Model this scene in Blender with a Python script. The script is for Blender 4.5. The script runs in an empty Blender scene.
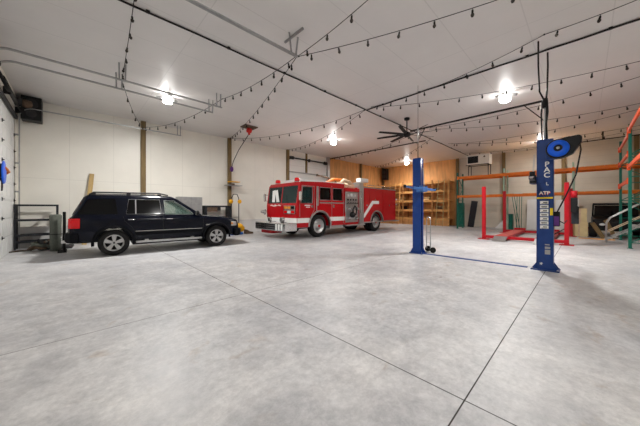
import bpy, bmesh, math, random
from mathutils import Vector, Matrix, noise
random.seed(7)
scene = bpy.context.scene
COL = scene.collection
PI = math.pi

# ------------------------------------------------------------------ camera, world, lights, exposure
cam_d = bpy.data.cameras.new('camera'); cam = bpy.data.objects.new('camera', cam_d); COL.objects.link(cam)
scene.camera = cam
cam.location = (0, 0, 1.38)
cam.rotation_euler = (PI/2, 0, math.radians(46 - 90))
cam_d.sensor_width = 36.0
cam_d.lens = 36.0 * 255.8 / 640
cam_d.shift_y = -5.0 / 640
cam_d.clip_start = 0.05
world = bpy.data.worlds.new('world'); scene.world = world; world.use_nodes = True
world.node_tree.nodes['Background'].inputs[0].default_value = (0.8, 0.85, 0.9, 1)
world.node_tree.nodes['Background'].inputs[1].default_value = 0.3
scene.view_settings.view_transform = 'Standard'; scene.view_settings.look = 'None'
scene.view_settings.gamma = 1; scene.view_settings.use_curve_mapping = False
scene.view_settings.exposure = 0.7
LAMP_SPOTS = [(2.3, 9.75), (10.35, 1.85), (10.4, 9.7), (19.4, 10.0), (19.2, 1.75), (2.4, 1.8)]
LAMP_POWER = 240; LAMP_GLOW = 22
LAMP_SHARE = [1.9, 2.2, 1.0, .85, .6, .8]
LAMP_COLOR = (1.0, 0.985, 0.955)

# ------------------------------------------------------------------ helpers
H = 5.2          # ceiling height
X0, X1, Y0, Y1 = -1.39, 21.5, -2.45, 13.6

def nodes_of(name):
    m = bpy.data.materials.new(name); m.use_nodes = True
    return m, m.node_tree.nodes, m.node_tree.links, m.node_tree.nodes['Principled BSDF']

def mat(name, col, rough=0.5, metal=0.0, var=0.08, scale=6.0, bump=0.0, spec=0.3, coat=0.0, stretch=(1, 1, 1)):
    m, N, L, B = nodes_of(name)
    tc = N.new('ShaderNodeTexCoord'); mp = N.new('ShaderNodeMapping'); mp.inputs['Scale'].default_value = stretch
    L.new(tc.outputs['Object'], mp.inputs['Vector'])
    nz = N.new('ShaderNodeTexNoise'); nz.inputs['Scale'].default_value = scale; nz.inputs['Detail'].default_value = 5
    L.new(mp.outputs[0], nz.inputs['Vector'])
    r = N.new('ShaderNodeValToRGB')
    r.color_ramp.elements[0].position = 0.3; r.color_ramp.elements[1].position = 0.7
    r.color_ramp.elements[0].color = tuple(c*(1-var) for c in col) + (1,)
    r.color_ramp.elements[1].color = tuple(min(1, c*(1+var)) for c in col) + (1,)
    L.new(nz.outputs['Fac'], r.inputs['Fac']); L.new(r.outputs['Color'], B.inputs['Base Color'])
    B.inputs['Roughness'].default_value = rough; B.inputs['Metallic'].default_value = metal
    B.inputs['Specular IOR Level'].default_value = spec; B.inputs['Coat Weight'].default_value = coat
    B.inputs['Coat Roughness'].default_value = 0.05
    if bump:
        b = N.new('ShaderNodeBump'); b.inputs['Strength'].default_value = bump; b.inputs['Distance'].default_value = 0.01
        L.new(nz.outputs['Fac'], b.inputs['Height']); L.new(b.outputs[0], B.inputs['Normal'])
    return m

def glass_mat(name, col, alpha, rough=0.03):
    m = mat(name, col, rough, 0, 0.03, 3)
    B = m.node_tree.nodes['Principled BSDF']; B.inputs['Alpha'].default_value = alpha
    return m

def wood_mat(name, col, dark=0.6, stretch=(1, 12, 12), rough=0.65, scale=1.6):
    return mat(name, col, rough, 0, 1-dark, scale, 0.1, stretch=stretch)

def lin(r, g, b):
    f = lambda c: (c/255/12.92) if c/255 <= 0.04045 else ((c/255+0.055)/1.055)**2.4
    return (f(r), f(g), f(b))

class MB:
    def __init__(s): s.v = []; s.f = []; s.sm = []; s.mi = []; s.cur = 0
    def add(s, vs, fs, smooth=False):
        o = len(s.v); s.v += [Vector(p) for p in vs]
        for f in fs: s.f.append([i+o for i in f]); s.sm.append(smooth); s.mi.append(s.cur)
        return s
    def box(s, a, b):
        x0, x1 = sorted((a[0], b[0])); y0, y1 = sorted((a[1], b[1])); z0, z1 = sorted((a[2], b[2]))
        return s.add([(x0,y0,z0),(x1,y0,z0),(x1,y1,z0),(x0,y1,z0),(x0,y0,z1),(x1,y0,z1),(x1,y1,z1),(x0,y1,z1)],
              [(3,2,1,0),(4,5,6,7),(0,1,5,4),(1,2,6,5),(2,3,7,6),(3,0,4,7)])
    def bar(s, p, q, w, h, up=(0,0,1)):
        p = Vector(p); q = Vector(q); d = (q-p).normalized(); u = Vector(up)
        if abs(d.dot(u)) > .98: u = Vector((1,0,0))
        r = d.cross(u).normalized()*w/2; t = r.cross(d).normalized()*h/2
        return s.add([p-r-t,p+r-t,p+r+t,p-r+t,q-r-t,q+r-t,q+r+t,q-r+t],
              [(3,2,1,0),(4,5,6,7),(0,1,5,4),(1,2,6,5),(2,3,7,6),(3,0,4,7)])
    def tube(s, pts, r, n=8, closed=False, r1=None):
        pts = [Vector(p) for p in pts]; m = len(pts); rings = []; up = None
        for i, p in enumerate(pts):
            if closed: d = pts[(i+1) % m]-pts[i-1]
            else: d = pts[min(i+1, m-1)]-pts[max(i-1, 0)]
            d = d.normalized()
            if up is None:
                up = Vector((0,0,1)) if abs(d.z) < .9 else Vector((1,0,0))
            a = d.cross(up).normalized(); b = a.cross(d).normalized(); up = b
            rr = r if r1 is None else r+(r1-r)*i/(m-1)
            rings.append([p+a*math.cos(2*PI*k/n)*rr+b*math.sin(2*PI*k/n)*rr for k in range(n)])
        vs = [v for g in rings for v in g]; fs = []
        for i in range(m if closed else m-1):
            j = (i+1) % m
            for k in range(n):
                fs.append((i*n+k, i*n+(k+1) % n, j*n+(k+1) % n, j*n+k))
        s.add(vs, fs, True)
        if not closed:
            s.add(rings[0], [tuple(range(n-1, -1, -1))]); s.add(rings[-1], [tuple(range(n))])
        return s
    def cyl(s, p, q, r, r1=None, n=16): return s.tube([p, q], r, n, r1=r if r1 is None else r1)
    def lathe(s, prof, c=(0,0,0), axis=(0,0,1), n=24, cap=True):
        ax = Vector(axis).normalized(); c = Vector(c)
        u = Vector((1,0,0)) if abs(ax.x) < .9 else Vector((0,1,0))
        a = ax.cross(u).normalized(); b = ax.cross(a)
        vs = []; fs = []
        for (r, z) in prof:
            for k in range(n):
                t = 2*PI*k/n; vs.append(c+ax*z+a*math.cos(t)*r+b*math.sin(t)*r)
        for i in range(len(prof)-1):
            for k in range(n): fs.append((i*n+k, i*n+(k+1) % n, (i+1)*n+(k+1) % n, (i+1)*n+k))
        s.add(vs, fs, True)
        if cap:
            if prof[0][0] > 1e-4: s.add(vs[:n], [tuple(range(n-1,-1,-1))])
            if prof[-1][0] > 1e-4: s.add(vs[-n:], [tuple(range(n))])
        return s
    def prism(s, poly, plane, a, b):
        def P(u, v, w): return {'xz': (u, w, v), 'xy': (u, v, w), 'yz': (w, u, v)}[plane]
        n = len(poly); vs = [P(u, v, a) for u, v in poly]+[P(u, v, b) for u, v in poly]
        return s.add(vs, [tuple(range(n)), tuple(range(2*n-1, n-1, -1))]+[(i, (i+1) % n, n+(i+1) % n, n+i) for i in range(n)])
    def loft(s, rings, smooth=True, cap=True):
        n = len(rings[0]); vs = [p for r in rings for p in r]; fs = []
        for i in range(len(rings)-1):
            for k in range(n): fs.append((i*n+k, i*n+(k+1) % n, (i+1)*n+(k+1) % n, (i+1)*n+k))
        if cap: fs += [tuple(range(n-1,-1,-1)), tuple(range((len(rings)-1)*n, len(rings)*n))]
        return s.add(vs, fs, smooth)
    def ball(s, c, r, n=10, sq=(1,1,1)):
        prof = [(max(math.sin(PI*i/n), 0)*r, -math.cos(PI*i/n)*r) for i in range(n+1)]
        o = len(s.v); s.lathe(prof, (0,0,0), (0,0,1), n+4, False)
        for i in range(o, len(s.v)):
            v = s.v[i]; s.v[i] = Vector((v.x*sq[0]+c[0], v.y*sq[1]+c[1], v.z*sq[2]+c[2]))
        return s
    def xf(s, M, start=0):
        for i in range(start, len(s.v)): s.v[i] = M @ s.v[i]
        return s
    def build(s, name, m, parent=None, bevel=0, loc=None, seg=2, smooth_all=None, org=None):
        me = bpy.data.meshes.new(name)
        v = s.v if org is None else [p-Vector(org) for p in s.v]
        me.from_pydata([tuple(p) for p in v], [], s.f)
        for mm in (m if isinstance(m, (list, tuple)) else [m]): me.materials.append(mm)
        for i, p in enumerate(me.polygons):
            p.use_smooth = s.sm[i] if smooth_all is None else smooth_all
            p.material_index = s.mi[i]
        b = bmesh.new(); b.from_mesh(me); bmesh.ops.remove_doubles(b, verts=b.verts, dist=1e-5)
        bmesh.ops.recalc_face_normals(b, faces=b.faces); b.to_mesh(me); b.free()
        o = bpy.data.objects.new(name, me); COL.objects.link(o)
        if parent: o.parent = parent
        if loc is not None: o.location = loc
        elif org is not None and not parent: o.location = org
        if bevel:
            md = o.modifiers.new('bevel', 'BEVEL'); md.width = bevel; md.segments = seg; md.limit_method = 'ANGLE'
            md.angle_limit = math.radians(35)
        return o

def empty(name, loc=(0,0,0), rz=0):
    o = bpy.data.objects.new(name, None); COL.objects.link(o); o.location = loc; o.rotation_euler = (0,0,rz)
    o.empty_display_size = .2
    return o
def tag(o, label, cat, group=None):
    o['label'] = label; o['category'] = cat
    if group: o['group'] = group
    return o
def thing(name, label, cat, loc=(0,0,0), rz=0, group=None): return tag(empty(name, loc, rz), label, cat, group)
def struct(name, mb, m, bevel=0): o = mb.build(name, m, bevel=bevel); o['kind'] = 'structure'; return o
def copy_tree(o, parent=None):
    c = o.copy(); COL.objects.link(c); c.parent = parent
    for ch in list(o.children): copy_tree(ch, c)
    return c
def boolean(o, cutters, op='DIFFERENCE'):
    for c in cutters:
        md = o.modifiers.new('b', 'BOOLEAN'); md.operation = op; md.object = c; md.solver = 'EXACT'
    bpy.context.view_layer.update()
    dg = bpy.context.evaluated_depsgraph_get()
    me = bpy.data.meshes.new_from_object(o.evaluated_get(dg)); o.modifiers.clear(); o.data = me
    for c in cutters: bpy.data.objects.remove(c, do_unlink=True)
    return o
def text(body, size, m, parent, name, M, ext=0.001, bold=True):
    cu = bpy.data.curves.new(name, 'FONT'); cu.body = body; cu.size = size; cu.extrude = ext
    cu.align_x = 'CENTER'; cu.align_y = 'CENTER'
    if bold: cu.offset = size*0.02
    o = bpy.data.objects.new(name, cu); COL.objects.link(o)
    bpy.context.view_layer.update()
    dg = bpy.context.evaluated_depsgraph_get(); me = bpy.data.meshes.new_from_object(o.evaluated_get(dg))
    bpy.data.objects.remove(o, do_unlink=True)
    me.materials.clear(); me.materials.append(m)
    for p in me.polygons: p.material_index = 0
    o = bpy.data.objects.new(name, me); COL.objects.link(o); o.parent = parent; o.matrix_local = M
    return o

# ------------------------------------------------------------------ materials
def floor_mat():
    m, N, L, B = nodes_of('polished_concrete')
    g = N.new('ShaderNodeNewGeometry'); sp = N.new('ShaderNodeSeparateXYZ'); L.new(g.outputs['Position'], sp.inputs[0])
    def noise(scale, detail=6, rough=0.6, dist=0.0, sx=1, sy=1):
        mp = N.new('ShaderNodeMapping'); mp.inputs['Scale'].default_value = (sx, sy, 1); L.new(g.outputs['Position'], mp.inputs[0])
        n = N.new('ShaderNodeTexNoise'); n.inputs['Scale'].default_value = scale; n.inputs['Detail'].default_value = detail
        n.inputs['Roughness'].default_value = rough; n.inputs['Distortion'].default_value = dist; L.new(mp.outputs[0], n.inputs['Vector']); return n
    def mth(op, a, b=None, clamp=False):
        n = N.new('ShaderNodeMath'); n.operation = op; n.use_clamp = clamp
        for i, x in enumerate((a, b)):
            if x is None: continue
            if isinstance(x, (int, float)): n.inputs[i].default_value = x
            else: L.new(x, n.inputs[i])
        return n.outputs[0]
    def ramp(x, p0, c0, p1, c1):
        r = N.new('ShaderNodeValToRGB'); r.color_ramp.elements[0].position = p0; r.color_ramp.elements[1].position = p1
        r.color_ramp.elements[0].color = c0+(1,); r.color_ramp.elements[1].color = c1+(1,); L.new(x, r.inputs[0]); return r.outputs[0]
    def mul(a, b, fac=1.0, kind='MULTIPLY'):
        x = N.new('ShaderNodeMix'); x.data_type = 'RGBA'; x.blend_type = kind
        if isinstance(fac, float): x.inputs[0].default_value = fac
        else: L.new(fac, x.inputs[0])
        for i, q in ((6, a), (7, b)):
            if isinstance(q, tuple): x.inputs[i].default_value = q+(1,)
            else: L.new(q, x.inputs[i])
        return x.outputs[2]
    n1 = noise(0.55, 10, 0.72, 0.3); n2 = noise(2.6, 12, 0.8, 0.25); n3 = noise(14, 8, 0.8); n4 = noise(0.9, 7, 0.65, 2.0)
    c = ramp(n1.outputs['Fac'], .3, FLOOR_A, .68, FLOOR_B)
    c = mul(c, ramp(n2.outputs['Fac'], .40, (.75,.75,.76), .58, (1.0,1.0,1.0)))
    c = mul(c, ramp(n3.outputs['Fac'], .34, (.76,.76,.77), .6, (1,1,1)))
    st = ramp(n4.outputs['Fac'], .60, (1,1,1), .74, (.82,.77,.71)); c = mul(c, st)
    n5 = noise(1.3, 5, .6, 1.5); c = mul(c, ramp(n5.outputs['Fac'], .62, (1,1,1), .70, (.80,.70,.62)), .7)
    n6 = noise(3.1, 3, .5, .3); c = mul(c, ramp(n6.outputs['Fac'], .76, (1,1,1), .78, (.55,.47,.40)), .8)
    # saw-cut control joints
    mask = None
    for axis, at, w in JOINTS:
        d = mth('ABSOLUTE', mth('SUBTRACT', sp.outputs[axis], at)); k = mth('SUBTRACT', 1.0, mth('DIVIDE', d, w), True)
        k = mth('MULTIPLY', k, 3.0, True); mask = k if mask is None else mth('MAXIMUM', mask, k)
    c = mul(c, (.045,.04,.038), mask, 'MIX')
    L.new(c, B.inputs['Base Color'])
    rr = mth('ADD', mth('MULTIPLY', n2.outputs['Fac'], .5), .2); L.new(mth('MAXIMUM', rr, mask), B.inputs['Roughness'])
    B.inputs['Specular IOR Level'].default_value = .4
    b = N.new('ShaderNodeBump'); b.inputs['Strength'].default_value = .08; b.inputs['Distance'].default_value = .01
    L.new(n3.outputs['Fac'], b.inputs['Height']); L.new(b.outputs[0], B.inputs['Normal'])
    return m

def panel_mat(name, col, ax, step, off, ax2=None, at2=(), dirt=0.06, rough=0.45, linecol=0.72, w=0.012):
    """painted panels with seams: ax = axis across the seams, step = panel width; at2 = single seams across ax2"""
    m, N, L, B = nodes_of(name)
    g = N.new('ShaderNodeNewGeometry'); sp = N.new('ShaderNodeSeparateXYZ'); L.new(g.outputs['Position'], sp.inputs[0])
    def mth(op, a, b=None, clamp=False):
        n = N.new('ShaderNodeMath'); n.operation = op; n.use_clamp = clamp
        for i, x in enumerate((a, b)):
            if x is None: continue
            if isinstance(x, (int, float)): n.inputs[i].default_value = x
            else: L.new(x, n.inputs[i])
        return n.outputs[0]
    t = mth('MODULO', mth('ADD', sp.outputs[ax], 100*step+off), step)
    mask = mth('LESS_THAN', t, w)
    for z in at2: mask = mth('MAXIMUM', mask, mth('LESS_THAN', mth('ABSOLUTE', mth('SUBTRACT', sp.outputs[ax2], z)), w/2))
    nz = N.new('ShaderNodeTexNoise'); nz.inputs['Scale'].default_value = .8; nz.inputs['Detail'].default_value = 7; nz.inputs['Roughness'].default_value = .6
    L.new(g.outputs['Position'], nz.inputs['Vector'])
    r = N.new('ShaderNodeValToRGB'); r.color_ramp.elements[0].position = .35; r.color_ramp.elements[1].position = .65
    r.color_ramp.elements[0].color = tuple(c*(1-dirt) for c in col)+(1,); r.color_ramp.elements[1].color = col+(1,)
    L.new(nz.outputs['Fac'], r.inputs[0])
    x = N.new('ShaderNodeMix'); x.data_type = 'RGBA'; L.new(mask, x.inputs[0]); L.new(r.outputs[0], x.inputs[6])
    x.inputs[7].default_value = tuple(c*linecol for c in col)+(1,)
    L.new(x.outputs[2], B.inputs['Base Color']); B.inputs['Roughness'].default_value = rough
    return m

FLOOR_A = lin(178,179,183); FLOOR_B = lin(220,218,216)
JOINTS = [(0, 2.02, .006), (1, 0.6, .006), (1, 3.8, .0045)]
M = {}
M['floor'] = floor_mat()
M['ceiling'] = panel_mat('white_ceiling_panel', lin(226,222,220), 1, 1.22, 0.4, 0, (1.9, 6.8, 11.7, 16.6), .05, .4, .86, .02)
M['wall'] = panel_mat('white_wall_panel', lin(236,232,222), 0, 1.31, 0.1, 2, (2.45,), .07, .4, .82, .014)
M['wall_y'] = panel_mat('cream_wall_board', lin(206,196,180), 2, .31, 0.0, 1, (), .1, .5, .8, .014)
M['door'] = panel_mat('white_door_steel', lin(228,228,226), 2, .53, 0.0, 1, (), .06, .4, .7, .014)
M['stem'] = mat('pale_concrete_plinth', lin(214,212,210), .6, 0, .05, 2)
M['ply'] = wood_mat('plywood_sheet', lin(216,162,104), .82, (6, 6, 1), .6, .9)
M['pine'] = wood_mat('pine_board', lin(212,156,92), .8, (8, 1, 8))
M['pine_dark'] = wood_mat('weathered_pine', lin(170,118,68), .75, (8, 1, 8))
M['post'] = wood_mat('aged_timber_post', lin(120,100,66), .78, (10, 10, 1))
M['pale_timber'] = wood_mat('pale_timber', lin(178,150,98), .85, (8, 8, 1))
M['black'] = mat('black_paint', lin(16,16,18), .5, 0, .15)
M['darkmetal'] = mat('dark_grey_metal', lin(50,50,52), .5, .3, .12)
M['charcoal'] = mat('charcoal_powder_coat', lin(40,42,47), .5, .1, .15)
M['galv'] = mat('galvanised_steel', lin(165,165,165), .38, .8, .1, 9)
M['chrome'] = mat('chrome', lin(205,205,205), .15, 1, .03)
M['alu'] = mat('brushed_aluminium', lin(185,185,185), .32, .9, .06, 10)
M['conduit'] = mat('dark_conduit_pipe', lin(36,32,32), .55, .1, .1)
M['rubber'] = mat('tyre_rubber', lin(26,25,25), .8, 0, .2, 20, .2)
M['navy'] = mat('navy_car_paint', lin(11,14,27), .2, 0, .1, 3, spec=.15, coat=.12)
M['navylow'] = mat('dark_grey_cladding', lin(15,16,21), .6, 0, .1, spec=.1)
M['tint'] = mat('black_tinted_glass', lin(5,6,8), .08, 0, .02, 2, spec=.3)
M['glass'] = glass_mat('clear_green_glass', lin(120,150,138), .28)
M['redlens'] = mat('red_lens', lin(215,10,20), .2, 0, .06, coat=.3)
M['amber'] = mat('amber_lens', lin(225,140,40), .2, 0, .06, coat=1.0)
M['clearlens'] = mat('clear_lens', lin(220,222,224), .1, 0, .04, coat=1.0)
M['seat'] = mat('grey_seat_cloth', lin(92,94,94), .8, 0, .1)
M['firered'] = mat('fire_engine_red_paint', lin(178,4,18), .3, 0, .06, 2, coat=.25)
M['white'] = mat('white_paint', lin(232,232,230), .4, 0, .04)
M['teal_glass'] = glass_mat('teal_windscreen_glass', lin(26,52,52), .8)
M['darkglass'] = mat('dark_window_glass', lin(8,9,10), .08, 0, .05, spec=.35)
M['liftblue'] = mat('blue_lift_enamel', lin(18,60,134), .4, 0, .1, 5, coat=.1)
M['liftnavy'] = mat('navy_lift_enamel', lin(26,58,120), .42, 0, .12, 5, coat=.1)
M['armblue'] = mat('pale_blue_lift_arm', lin(64,112,178), .4, 0, .15, 8)
M['liftred'] = mat('red_lift_enamel', lin(168,6,24), .5, 0, .1, 5, coat=.1)
M['runway'] = mat('worn_red_runway', lin(176,74,66), .6, 0, .25, 4)
M['rackorange'] = mat('orange_rack_beam', lin(236,122,36), .42, 0, .12, 5)
M['rackred'] = mat('red_orange_rack_beam', lin(224,84,44), .42, 0, .12, 5)
M['rackgreen'] = mat('dark_green_rack_upright', lin(16,100,84), .45, 0, .12, 5)
M['rackpale'] = mat('pale_green_rack_upright', lin(160,190,170), .45, 0, .12, 5)
M['reelblue'] = mat('bright_blue_reel', lin(4,88,214), .4, 0, .08, 5)
M['yellow'] = mat('yellow_plastic', lin(240,176,28), .45, 0, .1)
M['yellowdecal'] = mat('yellow_decal', lin(235,205,40), .45, 0, .05)
M['decalwhite'] = mat('white_decal', lin(235,235,230), .45, 0, .05)
M['decalred'] = mat('red_decal', lin(215,70,50), .45, 0, .05)
M['cardboard'] = mat('tan_cardboard', lin(222,204,156), .7, 0, .08, 4)
M['purple'] = mat('purple_plastic', lin(92,48,120), .5, 0, .1)
M['red'] = mat('red_plastic', lin(200,40,36), .45, 0, .1)
M['orange'] = mat('orange_hose', lin(220,120,50), .5, 0, .1)
M['hose'] = mat('yellowed_hose_canvas', lin(214,190,160), .8, 0, .15, 30, .3)
M['bluebit'] = mat('mid_blue_plastic', lin(40,100,180), .4, 0, .1)
M['tarp'] = mat('grey_green_canvas', lin(96,100,92), .8, 0, .15, 12, .3)
M['strap'] = mat('brown_tow_strap', lin(96,78,64), .8, 0, .3, 20, .3)
M['acwhite'] = mat('warm_white_casing', lin(226,222,212), .4, 0, .04)
M['bulbglass'] = glass_mat('clear_bulb_glass', lin(58,48,42), .8, .1)
M['socket'] = mat('black_bulb_socket', lin(22,20,20), .5, 0, .1)
def emit(name, col, st):
    m, N, L, B = nodes_of(name)
    B.inputs['Base Color'].default_value = col+(1,); B.inputs['Emission Color'].default_value = col+(1,); B.inputs['Emission Strength'].default_value = st
    return m
M['lamp'] = emit('led_lamp_lens', LAMP_COLOR, LAMP_GLOW)
# ------------------------------------------------------------------ the shell
struct('floor', MB().box((X0-.3, Y0-.3, -.2), (X1+.3, Y1+.3, 0)), M['floor'])
struct('ceiling', MB().box((X0-.3, Y0-.3, H), (X1+.3, Y1+.3, H+.2)), M['ceiling'])
w = MB().box((X0-.2, Y1, 0), (10.28, Y1+.2, H)); w.box((13.78, Y1, 0), (14.0, Y1+.2, H)); w.box((10.28, Y1, 4.85), (13.78, Y1+.2, H))
struct('wall_left', w, M['wall'])
struct('wall_left_plywood', MB().box((14.0, Y1, 0), (X1+.2, Y1+.2, H)).box((14.0, Y1-.03, 0), (X1, Y1, H)), M['ply'])
struct('wall_back_plywood', MB().box((X1, 7.0, 0), (X1+.2, Y1, H)).box((X1-.03, 7.0, 0), (X1, Y1, H)), M['ply'])
struct('wall_back', MB().box((X1, Y0-.2, 0), (X1+.2, 7.0, H)), M['wall_y'])
struct('wall_right', MB().box((X0-.2, Y0-.2, 0), (X1, Y0, H)), M['wall'])
w = MB(); w.box((X0-.2, 13.2, 0), (X0, Y1, H)); w.box((X0-.2, 8.57, 0), (X0, 9.1, H)); w.box((X0-.2, Y0, 0), (X0, 4.46, H))
w.box((X0-.2, 4.46, 4.35), (X0, 13.2, H))
struct('wall_door_side', w, M['wall'])
struct('baseboard_left', MB().box((X0, Y1-.07, 0), (10.2, Y1, .72)), M['stem'], .01)

def overhead_door(n, ya, yb, z1, x):
    m = MB(); k = 8; hgt = z1/k
    for i in range(k):
        m.box((x-.05, ya, i*hgt+.004), (x, yb, (i+1)*hgt-.004))
        for j in range(6):
            a = ya+.12+j*(yb-ya-.12)/6; b = a+(yb-ya-.12)/6-.12
            m.box((x, a, i*hgt+.1), (x+.008, b, (i+1)*hgt-.1))
    o = m.build('door_%d' % n, M['door'], bevel=.004); o['kind'] = 'structure'
    h = MB()
    for i in range(1, k):
        for y in (ya+.05, yb-.05, (ya+yb)/2):
            h.box((x, y-.025, i*hgt-.05), (x+.015, y+.025, i*hgt+.05)); h.cyl((x+.02, y-.04, i*hgt), (x+.02, y+.04, i*hgt), .014, n=8)
            h.cyl((x+.02, y, i*hgt), (x+.05, y, i*hgt), .012, n=6)
    h.build('hinge', M['darkmetal'], o)
    s = MB(); s.cyl((x+.14, ya, z1+.3), (x+.14, yb, z1+.3), .028, n=10)
    for y in (ya+.06, yb-.06): s.cyl((x+.14, y-.05, z1+.3), (x+.14, y+.05, z1+.3), .1, n=16)
    s.cyl((x+.14, ya+1, z1+.3), (x+.14, yb-1, z1+.3), .05, n=12)
    for y in (ya+.03, yb-.03, (ya+yb)/2): s.box((x-.02, y-.02, z1+.2), (x+.16, y+.02, z1+.4))
    s.build('torsion_spring', M['black'], o)
    return o
overhead_door(1, 9.1, 13.2, 4.35, X0-.02)
overhead_door(2, 4.46, 8.57, 4.35, X0-.02)
m = MB().box((X0-.02, 9.1, 4.35), (X0+.06, 13.2, 4.45)); struct('trim_1', m, M['darkmetal'])

# overhead door in the far part of the left wall
m = MB()
for i in range(7):
    m.box((10.28, Y1+.02, i*.55+.004), (13.78, Y1+.08, (i+1)*.55-.004))
    for j in range(5): m.box((10.42+j*.68, Y1+.012, i*.55+.1), (10.42+j*.68+.56, Y1+.02, i*.55+.45))
m.box((10.28, Y1+.02, 3.85), (13.78, Y1+.08, 4.85))
o = m.build('door_3', M['door'], bevel=.004); o['kind'] = 'structure'
MB().box((10.28, Y1-.03, 3.76), (13.78, Y1+.03, 3.83)).build('rail', M['galv'], o)
m = MB(); m.cyl((10.3, Y1-.12, 4.72), (13.76, Y1-.12, 4.72), .045, n=10); m.cyl((10.45, Y1-.12, 4.72), (10.55, Y1-.12, 4.72), .11, n=14); m.cyl((13.45, Y1-.12, 4.72), (13.55, Y1-.12, 4.72), .11, n=14)
m.box((11.95, Y1-.15, 4.62), (12.05, Y1, 4.82)); m.box((10.32, Y1-.15, 4.62), (10.38, Y1, 4.82)); m.box((13.68, Y1-.15, 4.62), (13.74, Y1, 4.82))
m.build('torsion_spring', M['darkmetal'], o)
MB().box((11.72, Y1-.05, 3.85), (11.86, Y1+.02, H-.01)).build('stile', M['post'], o)

# timber posts against the walls
n = 4
TP = [(2.23, Y1), (6.17, Y1), (10.13, Y1), (17.95, Y1)]
for x, y in TP:
    b = .05 if x > 14 else 0
    struct('trim_%d' % n, MB().box((x-.09, y-.14-b, 0), (x+.09, y-b*.6, H)), M['post'], .006); n += 1
for y in (6.85, 3.9, .9, -1.9):
    struct('trim_%d' % n, MB().box((X1-.15, y-.09, 0), (X1, y+.09, H)), M['post'], .006); n += 1
struct('trim_2', MB().box((13.78, Y1-.2, 0), (14.0, Y1, H)), M['alu'], .006)
struct('trim_3', MB().box((X1-.2, Y1-.22, 0), (X1-.03, Y1-.04, H)), M['post'], .006)

# ------------------------------------------------------------------ overhead door tracks
def track(y, side, label, x1=3.61, hang=(0.94, 3.5), wall_off=0, bars=False):
    z = 4.76; t = thing('door_track', label, 'door track', (x1, y, z))
    m = MB(); R = .34; xs = X0+.1
    pts = [(xs, y, .02), (xs, y, z-R)]+[(xs+R-R*math.cos(a), y, z-R+R*math.sin(a)) for a in [PI/2*i/8 for i in range(1, 9)]]+[(x1, y, z)]
    m2 = MB(); 
    for dy in (-.022, .022):
        m.tube([(p[0], p[1]+dy, p[2]) for p in pts], .012, 6)
    for i in range(len(pts)-1): m.bar(pts[i], pts[i+1], .07, .03)
    m.build('rail', M['galv'], t, org=t.location)
    for hx in hang:
        h = MB()
        for dx in (-.05, .05):
            h.bar((hx+dx*1.2, y, z-.02), (hx+dx*(2.4 if bars else 1.4), y, H), .035, .02, (0, 1, 0))
        if bars: h.box((hx-.02, y-.32, H-.04), (hx+.02, y+.32, H))
        h.build('hanger', M['galv'], t, org=t.location)
    for k in range(1, 5):
        MB().box((X0, y-.03, k*.95), (xs+.01, y+.03, k*.95+.05)).build('bracket', M['galv'], t, org=t.location)
    return t
track(13.13, 1, 'galvanised overhead door track closest to the left wall with curved bend', 3.64, (3.55,))
track(9.17, 1, 'galvanised overhead door track, lower of the close pair near ceiling', 3.55)
track(8.50, 1, 'galvanised overhead door track, upper of the close pair near ceiling', 3.61)
track(4.46, 1, 'grey door track ending at T shaped ceiling hanger near the string lights', 3.6, (3.5,), bars=True)

# ------------------------------------------------------------------ pipes on the ceiling
def pipe(a, b, r, label, n_=8, wob=.0):
    pts = [Vector(a).lerp(Vector(b), i/40)+Vector((0, 0, wob*math.sin(i*1.3))) for i in range(41)]
    m = MB(); m.tube(pts, r, 8); o = m.build('ceiling_pipe', M['conduit']); tag(o, label, 'pipe')
    for i in range(n_):
        p = Vector(a).lerp(Vector(b), (i+.5)/n_); MB().box((p.x-.03, p.y-.03, p.z-.01), (p.x+.03, p.y+.03, H)).build('clamp', M['conduit'], o)
pipe((X0, 5.88, H-.03), (X1-.2, 5.88, H-.03), .019, 'long black pipe running the length of the ceiling past the fan', 14, .006)
pipe((8.18, 5.84, H-.03), (8.18, Y0, H-.03), .022, 'black pipe crossing the ceiling above the two blue lift columns', 6, .004)
pipe((14.2, Y1-.02, H-.05), (14.2, 6.2, H-.05), .03, 'dark pipe on the ceiling reaching from the left wall above the fire engine', 5)
pipe((19.0, Y0, H-.4), (19.0, 1.2, H-.4), .025, 'thin dark pipe hung under ceiling above the orange racks', 3)

# ------------------------------------------------------------------ ceiling lamps
LL = ['bright round lamp on the ceiling over the dark SUV', 'bright round lamp on ceiling between the two blue lift columns', 'bright ceiling lamp above the front of the fire engine',
      'small far ceiling lamp over the wooden shelving, left of the blue column top', 'bright far ceiling lamp just left of the hose reel', 'ceiling lamp near the big doors behind the camera']
for (x, y), lb in zip(LAMP_SPOTS, LL):
    t = thing('ceiling_lamp', lb, 'lamp', (x, y, H), group=None)
    MB().lathe([(.09, 0), (.09, -.03), (.05, -.06), (.045, -.12)]).build('base', M['white'], t)
    for k in range(3):
        a = k*2*PI/3+.5
        m = MB(); m.prism([(.06, -.09), (.3, -.16), (.34, -.12), (.34, 0-.09), (.06, -.05)], 'xz', -.06, .06)
        m.xf(Matrix.Rotation(a, 4, 'Z')); m.build('fin', M['alu'], t, bevel=.004)
    MB().ball((0, 0, -.19), .16, 12, (1, 1, .8)).build('lens', M['lamp'], t)
    ld = bpy.data.lights.new('lamp_light', 'AREA'); ld.shape = 'DISK'; ld.size = .34; ld.energy = LAMP_POWER*LAMP_SHARE[LL.index(lb)]; ld.color = LAMP_COLOR
    lo = bpy.data.objects.new('lamp_light', ld); COL.objects.link(lo); lo.parent = t; lo.location = (0, 0, -.26)

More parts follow.
